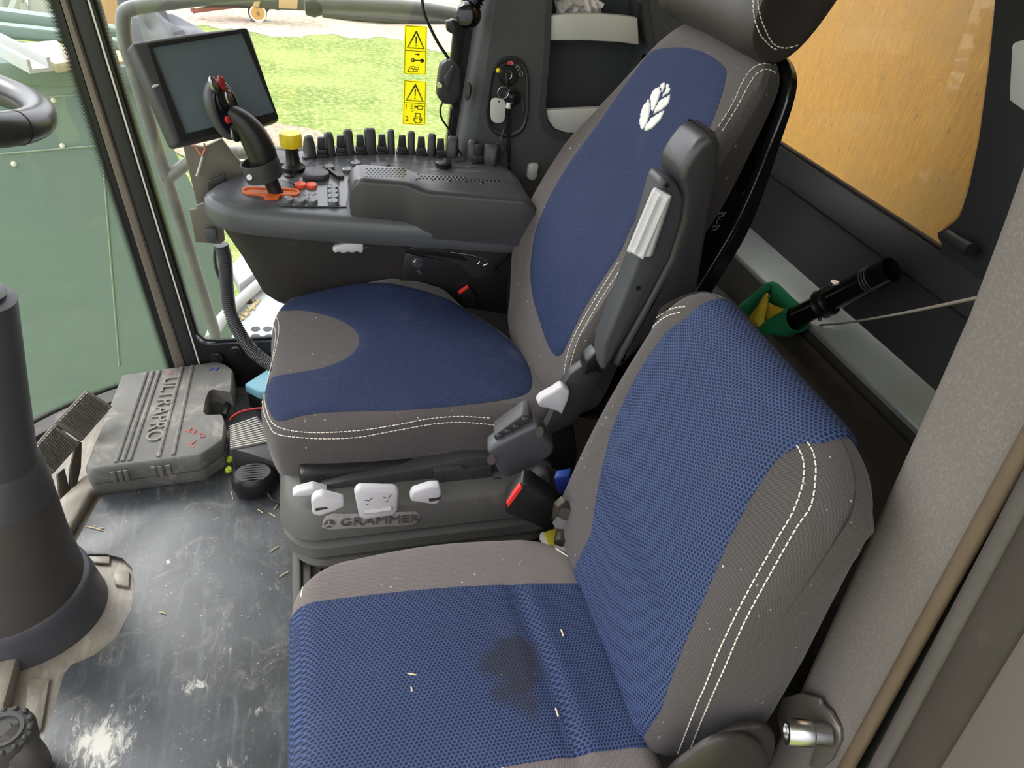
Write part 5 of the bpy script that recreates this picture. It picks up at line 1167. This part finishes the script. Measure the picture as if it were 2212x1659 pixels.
pedal(((188, 841), (244, 877), (178, 953), (119, 912)), 'upper right brake pedal pad with square studs beside the toolbox', [((166, 950), (178, 955), (176, 1010), (166, 1052), (150, 1060), (152, 1010))])
pedal(((116, 916), (175, 957), (113, 1026), (62, 978)), 'lower left brake pedal pad with square studs beside the steering column', [((124, 1024), (140, 1010), (152, 1060), (150, 1095), (136, 1105), (128, 1070))])
m = MB(); pz_ = .10; c = oz(10, 1585, pz_); fp = thing('foot_pedal', 'round black rubber foot switch with studs at the lower left corner', 'pedal', V((c.x, c.y, 0)))
m.lathe([(.045, -.03), (.046, 0), (.042, .008), (.030, .010), (.030, .014), (.024, .014), (.022, .010), (.014, .010), (.012, .014), (.001, .014)], c, (0.1, 0, 1), 30); m.build('pedal_pad', RUB, fp)
m = MB()
for k in range(14): t = 2*math.pi*k/14; m.sphere(c+V((math.cos(t)*.040, math.sin(t)*.040, .008)), .005, 5)
m.build('edge_studs', RUB, fp)
m = MB(); m.tube([c-V((.0, 0, .01)), oz(55, 1625, .07), oz(80, 1650, .03), oz(86, 1672, 0)], [.03, .028, .022, .018], 12, 4); m.build('pedal_arm', PLAB, fp)
# ================================================================== TOOLBOX AND THINGS ON THE FLOOR
tb = thing('toolbox', 'dusty grey plastic socket set case with raised lettering on the floor mat', 'toolbox', oz(340, 960, .012))
ZT = .10
tpx = [(262, 808), (470, 779), (488, 786), (503, 797), (499, 846), (462, 840), (452, 843), (444, 862), (439, 890), (445, 897), (481, 896), (486, 912), (481, 950), (432, 984), (192, 1014), (183, 1005)]
tout = [oz(x, y, ZT) for x, y in tpx]; ctr = sum(tout, V((0, 0, 0)))/len(tout)
def tl(k, z): return [V((ctr.x+(p.x-ctr.x)*k, ctr.y+(p.y-ctr.y)*k, z)) for p in tout]
def rings(zs_ks, mb): mb.loft([resample(tl(k, z), 150) for z, k in zs_ks]); return mb
m = rings(((ZT-.046, 1.0), (ZT-.044, 1.012), (ZT-.02, 1.012), (ZT-.008, 1.0), (ZT-.002, .985), (ZT, .965)), MB()); td = m.build('case_lid', CASE, tb, ang=45)
m = rings(((.012, .97), (.016, .985), (.030, 1.0), (ZT-.054, 1.012), (ZT-.050, 1.012), (ZT-.049, .995)), MB()); m.build('case_base', CASE, tb, ang=45)
m = MB(); m.tube([oz(498, 846, ZT-.048), oz(493, 870, ZT-.048), oz(483, 899, ZT-.048)], .009, 10); m.build('carry_handle', PLAX, tb)
m = MB()
for a, b_ in (((318, 803), (250, 1002)), ((332, 801), (264, 1000)), ((346, 799), (279, 998)), ((394, 792), (342, 990)), ((416, 789), (374, 986))):
    p, q = oz(*a, ZT), oz(*b_, ZT); m.tube([p-(q-p).normalized()*-.005, q-(q-p).normalized()*.004], .0052, 8)
for x in (243, 257, 270, 330, 345, 362):
    p = oz(x, 1012-(x-243)*.12, ZT-.004); m.box(p+V((0, -.006, -.022)), (.010, .004, .034), bev=.0015)
m.build('lid_ribs', CASE, td)
m = MB(); A_, B_ = oz(356, 818, ZT+.0005), oz(313, 956, ZT+.0005); C2 = oz(391, 815, ZT)
text(m, 'ULTRAPRO', A_, B_-A_, V((1, .05, 0)), .040, .0042, (B_-A_).length); m.build('raised_lettering', CASED, td)
m = MB()
def pen(px): m.tube([oz(x, y, ZT+.001) for x, y in px], .0014, 5)
pen([(405, 955), (420, 966)]); pen([(413, 960), (424, 951)]); pen([(430, 938), (440, 936), (442, 944), (433, 946), (430, 938)]); pen([(400, 930), (420, 936), (424, 930), (414, 925), (408, 932)]); pen([(360, 804), (366, 808), (372, 803)]); pen([(366, 802), (372, 808)])
m.build('red_pen_marks', PENR, td); m = MB(); pen([(452, 800), (462, 795), (470, 797)]); pen([(456, 795), (466, 801), (474, 794)]); m.build('blue_paint_mark', BLUEP, td)
m = MB(); m.prism([oz(x, y, .06) for x, y in ((484, 965), (489, 930), (493, 930), (490, 968))], (0, 0, -.03), .002); m.build('latch', CASE, tb)
# teal box
m = MB(); P = [oz(x, y, .095) for x, y in ((527, 829), (580, 795), (660, 800), (640, 850), (560, 846))]; tx = thing('teal_box', 'flat teal plastic box partly under the driver seat front', 'box', P[0]-V((0, 0, P[0].z-.012)))
m.prism(P, (0, 0, -.03), .006, 3); m.build('box_lid', TEAL, tx); m = MB(); m.prism([p+V((.004, .004, -.034)) for p in P], (0, 0, -.049), .004); m.build('box_base', PLAX, tx)
# ribbed amplifier
P = [oz(x, y, .085) for x, y in ((495, 922), (556, 900), (620, 960), (600, 1000), (535, 978), (500, 970))]; am = thing('ribbed_amplifier', 'pale ribbed metal amplifier box lying between toolbox and driver seat', 'amplifier', P[0]-V((0, 0, .073)))
m = MB(); m.prism([p for p in P], (0, 0, -.071), .004); m.build('amplifier_case', PLA, am)
m = MB()
for k in range(12):
    s = k/11; a = oz(496+2*s, 923+46*s, .088); b_ = oz(556+26*s, 902+50*s, .088); m.box((a+b_)/2, ((b_-a).length, .0035, .006), Matrix.Rotation(math.atan2((b_-a).y, (b_-a).x), 3, 'Z'))
m.build('cooling_fins', HEAT, am)
# hand microphone
c = oz(548, 1032, .055); mi = thing('handset_microphone', 'black ribbed hand microphone on the mat under the driver seat', 'microphone', V((c.x, c.y, .012))); 
m = MB(); ax_ = (oz(580, 1010, .055)-oz(525, 1045, .055)).normalized()
mr = []
for h, k in ((-.040, .75), (-.034, .95), (-.02, 1.02), (0, 1), (.012, .93), (.018, .8), (.019, .2)): mr.append([c+V((math.cos(t)*.052*k, math.sin(t)*.040*k, h)) for t in [2*math.pi*i/36 for i in range(36)]])
m.loft(mr); m.build('handset_case', PLAX, mi)
m = MB()
for k in range(7):
    y0 = -.026+k*.0085; w_ = .040*math.sqrt(max(.05, 1-(y0/.036)**2)); m.tube([c+V((-w_, y0, .016)), c+V((0, y0, .0205)), c+V((w_, y0, .016))], .0018, 6)
m.build('grille_ribs', RUB, mi)
m = MB(); m.tube([oz(578, 1065, .03), oz(596, 1085, .02), oz(640, 1088, .02), oz(690, 1080, .02)], .004, 8, 4); m.build('coiled_lead', PLAX, mi)
for i, (x, y) in enumerate(((494, 996), (492, 1018))):
    m = MB(); m.lathe([(.006, 0), (.008, .004), (.008, .014), (.005, .016), (.005, .022), (.001, .022)], oz(x, y, .014), (.3, -.4, .8), 14); tag(m.build('lime_connector', GREENP), ['lime green connector by the toolbox corner, the one further back', 'lime green connector by the toolbox corner, the one nearer the mat front'][i], 'connector', 'lime connectors')
m = MB(); m.tube([oz(496, 908, .05), oz(505, 898, .06), oz(525, 888, .06), oz(560, 882, .06), oz(590, 884, .06)], .0032, 8, 5); tag(m.build('red_wire', REDWIRE), 'red wire crossing from the toolbox to beneath the driver seat', 'wire')
# straw bits and chaff
m = MB(); random.seed(11)
for a, b_, z in (((186, 1137), (222, 1146), .014), ((208, 1143), (224, 1140), .014), ((592, 1100), (606, 1084), .014), ((581, 1108), (595, 1117), .014), ((583, 1192), (602, 1180), .014), ((604, 1246), (624, 1234), .014), ((556, 1100), (568, 1108), .014), ((500, 1062), (503, 1078), .014), ((345, 1322), (358, 1326), .014), ((880, 1455), (904, 1460), .480), ((888, 1484), (890, 1494), .480), ((1080, 1455), (1086, 1462), .480), ((1212, 1360), (1217, 1374), .478), ((1200, 1530), (1206, 1548), .478)):
    m.tube([oz(*a, z), oz((a[0]+b_[0])/2, (a[1]+b_[1])/2-1, z+.001), oz(*b_, z)], .0011, 5)
o = tag(m.build('straw_bits', STRAW), 'loose straw bits scattered on the mat and the side seat', 'straw'); o['kind'] = 'stuff'
# packets between the seats
t = thing('snack_packet', 'blue and yellow packet tucked between the two seats', 'packet', oz(1195, 1160, pl0))
m = MB(); m.prism([oy(x, y, .86) for x, y in ((1196, 1034), (1230, 1028), (1240, 1075), (1226, 1068), (1204, 1066))], (.01, .02, 0), .003); m.build('blue_flap', BLUEP, t)
m = MB(); m.prism([oz(x, y, .30) for x, y in ((1176, 1148), (1206, 1138), (1216, 1172), (1186, 1178))], (0, 0, -.02), .003); m.build('yellow_panel', YELP, t)
m = MB(); m.prism([oz(x, y, .296) for x, y in ((1166, 1150), (1177, 1146), (1190, 1176), (1240, 1172), (1244, 1190), (1190, 1188))], (0, 0, -.02), .003); m.build('white_panel', PAPER, t)
m = MB(); m.prism([oz(x, y, .297) for x, y in ((1206, 1138), (1226, 1140), (1238, 1168), (1216, 1172))], (0, 0, -.02), .003); m.build('blue_panel', BLUEP, t)
# ================================================================== RIGHT TRIM: KEY PANEL, CORDS, PHONE ARM
YP = YT-.004
def wp(px, py, d=0): return oy(px, py, YP-d)
kp = thing('key_panel', 'oval black switch panel with ignition lock and power socket', 'switch panel', wp(1095, 210))
cap = spl([V((x, y, 0)) for x, y in ((1055, 205), (1062, 160), (1074, 134), (1100, 122), (1126, 131), (1140, 158), (1142, 205), (1139, 255), (1126, 285), (1097, 297), (1066, 286), (1051, 255))], 5, True)
m = MB(); cen = V((1097, 208, 0)); lo_ = [[wp(cen.x+(q.x-cen.x)*k, cen.y+(q.y-cen.y)*k, d) for q in cap] for k, d in ((1.02, -.004), (1.0, .007), (.97, .010), (.90, .008), (.86, .003), (.4, .003), (.02, .003))]
m.loft(lo_); m.build('panel_plate', PLA, kp)
m = MB(); m.lathe([(.023, 0), (.024, .006), (.020, .012), (.014, .012), (.013, .018), (.001, .018)], wp(1097, 162, .003), (0, -1, .1), 26); m.build('ignition_lock', PLAX, kp)
m = MB(); m.tube([wp(1107, 151+11, .019)+V((0, 0, 0)) if False else wp(1097, 162, .0215)+V((math.cos(t)*.010, 0, math.sin(t)*.010)) for t in [math.radians(a) for a in range(-60, 130, 15)]], .0014, 6); m.build('lock_ring', STEEL, kp)
m = MB(); m.prism([wp(x, y, .0045) for x, y in ((1095, 131), (1111, 131), (1108, 143), (1098, 143))], (0, .001, 0)); m.build('stop_label', RED, kp)
m = MB(); m.sphere(wp(1076, 152, .006), .006, 8); m.build('warning_lamp', YEL, kp)
m = MB()
for x, y in ((1118, 147), (1126, 160), (1103, 137)):
    c = wp(x, y, .005); m.tube([c+V((math.cos(t)*.004, 0, math.sin(t)*.005)) for t in [k*math.pi/6 for k in range(12)]], .0007, 5, closed=True)
m.build('lock_symbols', WHITE, kp)
m = MB(); c = wp(1107, 208, .003); m.lathe([(.020, 0), (.021, .006), (.018, .008), (.014, .008), (.013, .004)], c, (0, -1, .1), 24); m.build('power_socket', PLAX, kp); m = MB(); m.tube([wp(1120, 190, .004), wp(1128, 215, .004), wp(1132, 240, .004)], .004, 8); m.prism([wp(x, y, .004) for x, y in ((1066, 183), (1132, 192), (1134, 196), (1068, 186))], (0, .001, 0)); m.build('socket_flap', PLADK, kp)
m = MB(); m.tube([wp(1089, 277, .006), wp(1085, 290, .012), wp(1081, 306, .012)], .003, 8); c = wp(1077, 320, .010); m.lathe([(.013, 0), (.016, .002), (.016, .006), (.013, .008), (.012, .004), (.001, .004)], c, (0, -1, .15), 26); m.build('socket_cap', PLAB, kp)
ky = thing('ignition_key', 'black key in the lock with ring and white oval tag', 'key', wp(1096, 175, .02))
m = MB(); m.prism([wp(x, y, .024) for x, y in ((1092, 158), (1100, 156), (1101, 186), (1097, 196), (1091, 192))], (0, .004, 0), .001); m.build('key_head', PLAX, ky)
m = MB(); c = wp(1087, 200, .026); m.tube([c+V((math.cos(t)*.0135, 0, math.sin(t)*.0135)) for t in [k*math.pi/12 for k in range(24)]], .0012, 6, closed=True); m.build('key_ring', STEEL, ky)
m = MB(); tg = spl([V((x, y, 0)) for x, y in ((1061, 218), (1069, 212), (1084, 214), (1091, 220), (1092, 240), (1089, 260), (1078, 266), (1064, 262), (1060, 250), (1060, 235))], 4, True); m.prism([wp(q.x, q.y, .027) for q in tg], (0, .003, 0), .0008); tg_ = m.build('key_tag', WHITE, ky); m = MB(); m.lathe([(.0005, .0006), (.0022, .0006), (.0022, -.001)], wp(1078, 219, .027), (0, -1, 0), 12); m.build('tag_hole', PLAX, tg_)
pc_ = thing('power_cord', 'black cord plugged into the socket and hanging down behind the console', 'cord', wp(1100, 370, .02))
m = MB(); m.lathe([(.011, -.01), (.012, .004), (.010, .010), (.007, .012), (.006, .03)], wp(1106, 208, .010), (-.12, -.8, -.5), 18); pg = m.build('plug', PLAX, pc_); m = MB(); m.lathe([(.0068, 0), (.0068, .012), (.005, .014)], wp(1100, 222, .028), (-.2, -.2, -1), 14); m.build('plug_collar', SILV, pg)
m = MB(); m.tube([wp(1099, 228, .028), wp(1097, 250, .024), wp(1096, 300, .016), wp(1098, 345, .014), wp(1103, 368, .012), wp(1101, 384, .010)], .0022, 7, 5); m.tube([wp(1100, 228, .028), wp(1102, 255, .024), wp(1101, 300, .016), wp(1102, 340, .014), wp(1096, 378, .010)], .0022, 7, 5); m.box(wp(1100, 258, .026), (.006, .005, .022)); m.build('lead', PLAX, pc_)
m = MB(); YC_ = 1.80
cpts = [(911, -30), (912, 0), (916, 25), (926, 52), (946, 92), (966, 122), (977, 140), (980, 155), (977, 178), (966, 202), (955, 222), (951, 240), (955, 258), (966, 274), (976, 292), (984, 312), (994, 330), (1004, 345)]
m.tube([oy(x, y, YC_-.0) for x, y in cpts], [.0035]*9+[.0024]*9, 8, 4); tag(m.build('hanging_cord', PLAX), 'thin black cord hanging in front of the right window beside the decals', 'cord')
pm = thing('phone_mount', 'black folding phone mount arm with ball joint on the window edge', 'mount', oy(985, 200, 1.79))
def mp_(px, py, d=0): return oy(px, py, 1.79-d)
m = MB(); m.prism([mp_(*q) for q in ((973, 45), (978, 42), (982, 44), (1004, 52), (1006, 70), (996, 140), (990, 235), (978, 240), (972, 200), (974, 130), (980, 75), (966, 68), (964, 46))], (0, .02, 0), .003); m.build('mount_arm', PLAX, pm)
m = MB(); m.prism([mp_(*q, .012) for q in ((953, 140), (968, 130), (986, 132), (996, 150), (996, 205), (984, 226), (958, 226), (944, 208), (948, 165))], (0, .03, 0), .006, 3); m.prism([mp_(*q, .02) for q in ((958, 170), (978, 140), (984, 146), (966, 200))], (0, .015, 0), .002); m.build('clamp_body', PLA, pm)
m = MB(); m.lathe([(.001, .003), (.006, .003), (.007, 0)], mp_(950, 184, .013), (-.3, -1, 0), 14); m.build('clamp_screw', STEEL, pm)
m = MB(); m.sphere(mp_(1012, 32, .01), .029, 12); m.lathe([(.02, 0), (.02, .012), (.014, .014)], mp_(1006, 34, .032), (-.3, -1, .2), 20); m.build('ball_joint', GLOSS, pm)
m = MB(); pth = resample([mp_(1022, 14, .01), mp_(1030, 0, .01), mp_(1036, -16, .01), mp_(1044, -50, .0)], 40, False); m.tube(pth, [.017 if i % 4 < 2 else .013 for i in range(40)], 14); m.build('ribbed_neck', GLOSS, pm)
m = MB(); m.lathe([(.013, 0), (.013, .01), (.010, .013), (.001, .014)], oy(1012, 196, 1.79), (-.4, -1, .1), 20, .6, 1.6); m.build('wall_knob', PLAB, pm)
m = MB(); m.prism([oy(x, y, 1.785) for x, y in ((1143, 360), (1150, 355), (1164, 356), (1160, 384), (1152, 392), (1140, 386))], (0, .02, 0), .003); tag(m.build('belt_guide', SILV), 'small silver belt guide on the trim just left of the driver backrest', 'belt guide')
# ------------------------------------------------------------------ warning decals on the right pane
def decal(corners, label):
    Y_ = YW+.0185; Q = [oy(x, y, Y_) for x, y in corners]
    o = thing('warning_decal', label, 'decal', Q[3], 'yellow warning decals on the right window')
    def sp(s, t, d=0): p = (Q[0]*(1-s)+Q[1]*s)*(1-t)+(Q[3]*(1-s)+Q[2]*s)*t; return p+V((0, -d, 0))
    mm = MB(); mm.prism([sp(*q) for q in ((.04, 0), (.96, 0), (1, .02), (1, .98), (.96, 1), (.04, 1), (0, .98), (0, .02))], (0, .0006, 0)); mm.build('decal_sheet', YELD, o)
    return o, sp
def ink(o, sp, lines, fills, texts=()):
    mm = MB()
    for pts, r in lines: mm.tube([sp(a, b_, .0007) for a, b_ in pts], r, 5)
    for pts in fills: mm.prism([sp(a, b_, .0006) for a, b_ in pts], (0, -.0006, 0))
    for s, a, b_, h in texts: text(mm, s, sp(a, b_, .001), sp(1, b_)-sp(0, b_), sp(a, 0)-sp(a, 1), h, .0004)
    mm.build('decal_print', INK, o, False)
def circ(cx_, cy_, r, asp, a0=0, a1=360, n=18): return [(cx_+r*math.cos(math.radians(a0+(a1-a0)*k/n)), cy_+r*asp*math.sin(math.radians(a0+(a1-a0)*k/n))) for k in range(n+1)]
D1, sp = decal(((874, 53), (923, 57), (921, 162), (871, 160)), 'upper yellow warning decal with a triangle, key and open book')
brd = lambda: ([(.05, .02), (.95, .02), (.95, .98), (.05, .98), (.05, .02)], .0007)
ink(D1, sp, [brd(), ([(.05, .51), (.95, .51)], .0007), ([(.52, .11), (.88, .455), (.14, .455), (.52, .11)], .0014), ([(.52, .14), (.83, .44), (.19, .44), (.52, .14)], .0006), (circ(.40, .70, .08, .45), .0009), (circ(.40, .70, .045, .45), .0007), ([(.18, .94), (.28, .84), (.45, .83), (.50, .85), (.66, .83), (.60, .93), (.42, .93), (.38, .95), (.18, .94)], .0009), ([(.30, .87), (.58, .89)], .0012), ([(.50, .85), (.40, .94)], .0007)],
    [[(.49, .22), (.55, .22), (.54, .36), (.50, .36)], circ(.52, .40, .03, .45)[:-1], [(.48, .565), (.60, .565), (.60, .55), (.70, .575), (.60, .60), (.60, .585), (.48, .585)], [(.42, .69), (.74, .69), (.74, .71), (.42, .71)], circ(.80, .70, .09, .47)[:-1]])
D2, sp = decal(((872, 172), (922, 176), (919, 271), (869, 268)), 'lower yellow warning decal with a triangle, horn and the numbers 1 and 2')
ink(D2, sp, [brd(), ([(.05, .50), (.95, .50)], .0007), ([(.51, .08), (.87, .45), (.13, .45), (.51, .08)], .0014), ([(.51, .115), (.82, .435), (.18, .435), (.51, .115)], .0006), ([(.33, .55), (.44, .55)], .0006), ([(.33, .59), (.44, .59)], .0006), ([(.33, .63), (.44, .63)], .0006), ([(.62, .56), (.90, .56)], .0012), (circ(.74, .595, .12, .38), .0010), (circ(.66, .87, .17, .48, -65, 245), .0011), ([(.56, .79), (.57, .75), (.54, .75), (.54, .73), (.78, .73), (.78, .75), (.75, .75), (.76, .79)], .0010), (circ(.66, .87, .09, .48, 190, 350), .0010)],
    [[(.48, .18), (.54, .18), (.53, .34), (.49, .34)], circ(.51, .39, .03, .5)[:-1], [(.50, .53), (.52, .53), (.52, .56), (.66, .57), (.66, .59), (.52, .60), (.52, .64), (.50, .64)], [(.72, .86), (.80, .85), (.77, .91)]],
    (('1', .12, .64, .0125), ('2', .12, .92, .0125), ('3X', .34, .70, .005)))
# ================================================================== REAR LEDGE THINGS
pe, plo = ox(1926, 582, .955), oz(1690, 700, .605); pd = (pe-plo).normalized()
po = thing('black_pole', 'black tube pole with clamp ring lying across the rear ledge', 'pole', plo)
m = MB(); L2_ = (pe-plo).length; m.lathe([(.021, -.30), (.0215, 0), (.0215, L2_*.44), (.0225, L2_*.45), (.0235, L2_*.99), (.0245, L2_), (.0215, L2_), (.0205, L2_-.02), (.020, L2_-.04), (.001, L2_-.04)], plo, pd, 30); tubo = m.build('tube', GLOSS, po)
m = MB()
for k in range(3): m.lathe([(.0236, 0), (.0242, .0012), (.0236, .0024)], pe-pd*(.040+k*.006), pd, 30)
m.build('grip_rings', PLADK, tubo)
pk = plo+pd*(L2_*.44); m = MB(); m.lathe([(.022, -.014), (.027, -.013), (.029, -.010), (.026, -.006), (.026, .004), (.029, .008), (.027, .012), (.022, .013)], pk, pd, 30); cr_ = m.build('clamp_ring', PLAX, po)
m = MB(); m.tube([pk+V((0, 0, .024)), pk+V((0, -.004, .040))], .005, 10); m.lathe([(.001, .008), (.009, .008), (.010, .004), (.009, 0)], pk+V((0, -.004, .038)), (0, -.1, 1), 14); m.tube([pk-V((0, 0, .026)), pk-V((0, .002, .040))], .004, 10); m.build('clamp_screw', STEEL, cr_)
fl = thing('folded_flag', 'green and yellow flag bundled around the lower end of the black pole', 'flag', plo)
m = MB(); u1, u2, _ = basis(pd); rings_ = []
for k in range(10):
    s = k/9; c = plo+pd*(.045-.15*s)-V((0, 0, .006+.006*s)); rings_.append([c+(u1*math.cos(t)+u2*math.sin(t))*(.0300*(1+.05*math.sin(2*t+1)+.03*math.sin(3*t+s*4))) for t in [2*math.pi*i/44 for i in range(44)]])
m.loft(rings_, True, False); m.loft([[p+(plo+pd*(.045-.15*(k/9))-p)*.06 for p in r] for k, r in enumerate(rings_)], True, False); m.loft([rings_[0], [p+(plo+pd*.045-p)*.06 for p in rings_[0]]], True, False); m.build('green_sleeve', FLAGG, fl, ang=60)
def fold(px, x, nm, mat, bulge=.012):
    """one cloth fold: outline filled, pillowed towards the viewer side and doubled"""
    L = [ox(q.x, q.y, x) for q in spl([V((a, b, 0)) for a, b in px], 4, True)]; c = sum(L, V((0, 0, 0)))/len(L); rr = []
    for k in range(7): s = 1-k/6*.98; rr.append([c+(p-c)*s+V((-bulge*(1-s*s), -bulge*.4*(1-s*s), 0)) for p in L])
    mm = MB(); mm.loft(rr[::-1]+[[p+V((.006, .004, 0)) for p in L]]); return mm.build(nm, mat, fl, ang=60)
fold([(1586, 672), (1620, 640), (1650, 615), (1660, 612), (1664, 622), (1650, 642), (1632, 664), (1616, 690), (1604, 698)], .905, 'green_fold', FLAGG)
fold([(1660, 612), (1676, 614), (1690, 626), (1712, 648), (1744, 676), (1720, 686), (1696, 672), (1674, 656), (1664, 640)], .915, 'green_fold', FLAGG)
fold([(1656, 640), (1670, 650), (1700, 676), (1690, 700), (1656, 704), (1650, 680)], .925, 'green_fold', FLAGG, 0)
fold([(1654, 634), (1656, 660), (1650, 690), (1650, 720), (1632, 714), (1612, 700), (1620, 682), (1636, 660)], .885, 'yellow_fold', FLAGY)
fold([(1656, 658), (1670, 662), (1694, 672), (1690, 682), (1668, 690), (1654, 692)], .9, 'yellow_fold', FLAGY, .004)
m = MB(); a = oz(1756, 703, .585); b_ = ox(2112, 643, .57); m.tube([a, a.lerp(b_, .35)+V((0, 0, -.006)), a.lerp(b_, .7)+V((0, 0, -.005)), b_], .0018, 7, 6); tag(m.build('grey_string', STRING), 'thin grey string stretched from the flag to the felt pillar', 'string')
# ------------------------------------------------------------------ door striker on the pillar
sk = thing('door_striker', 'chrome door latch pin on a bracket at the felt pillar foot', 'door latch', ox(1750, 1590, .535))
XS = .532
m = MB(); m.prism([ox(x, y, XS) for x, y in ((1688, 1508), (1730, 1496), (1768, 1508), (1772, 1520), (1790, 1535), (1812, 1572), (1815, 1600), (1796, 1640), (1768, 1665), (1745, 1655), (1760, 1610), (1690, 1600), (1676, 1545))], (.006, 0, 0), .002); m.build('striker_plate', PLATE, sk)
a, b_ = ox(1790, 1588, XS-.003), ox(1698, 1580, XS-.05); dd = (b_-a)
m = MB(); m.lathe([(.0135, 0), (.013, dd.length*.38), (.0155, dd.length*.43), (.0155, dd.length*.97), (.0145, dd.length), (.009, dd.length), (.008, dd.length-.004), (.001, dd.length-.004)], a, dd, 28); m.build('striker_pin', STEEL, sk)
# ================================================================== LIGHT
w = bpy.data.worlds.new('world'); S.world = w; w.use_nodes = True; nt = w.node_tree; bg = nt.nodes['Background']
tc = nt.nodes.new('ShaderNodeTexCoord'); dt = nt.nodes.new('ShaderNodeVectorMath'); dt.operation = 'DOT_PRODUCT'; nt.links.new(tc.outputs['Generated'], dt.inputs[0]); dt.inputs[1].default_value = V((-.42, .50, .76)).normalized()
cr = nt.nodes.new('ShaderNodeMapRange'); cr.inputs[1].default_value = -1; cr.inputs[2].default_value = 1; cr.inputs[3].default_value = .12; cr.inputs[4].default_value = 2.25; nt.links.new(dt.outputs['Value'], cr.inputs[0])
bg.inputs[0].default_value = (.94, .945, 1, 1); nt.links.new(cr.outputs[0], bg.inputs[1])
sl = bpy.data.lights.new('sun', 'SUN'); so = bpy.data.objects.new('sun', sl); COL.objects.link(so); sl.energy = 1.2; sl.angle = math.radians(25); sl.color = (1, .97, .92)
so.rotation_euler = V((-.50, .55, .66)).to_track_quat('Z', 'Y').to_euler()
S.view_settings.view_transform = 'Standard'; S.view_settings.look = 'None'; S.view_settings.gamma = 1; S.view_settings.exposure = .9; S.view_settings.use_curve_mapping = False
S.cycles.use_denoising = True; S.cycles.max_bounces = 10; S.cycles.transparent_max_bounces = 16; S.cycles.diffuse_bounces = 6
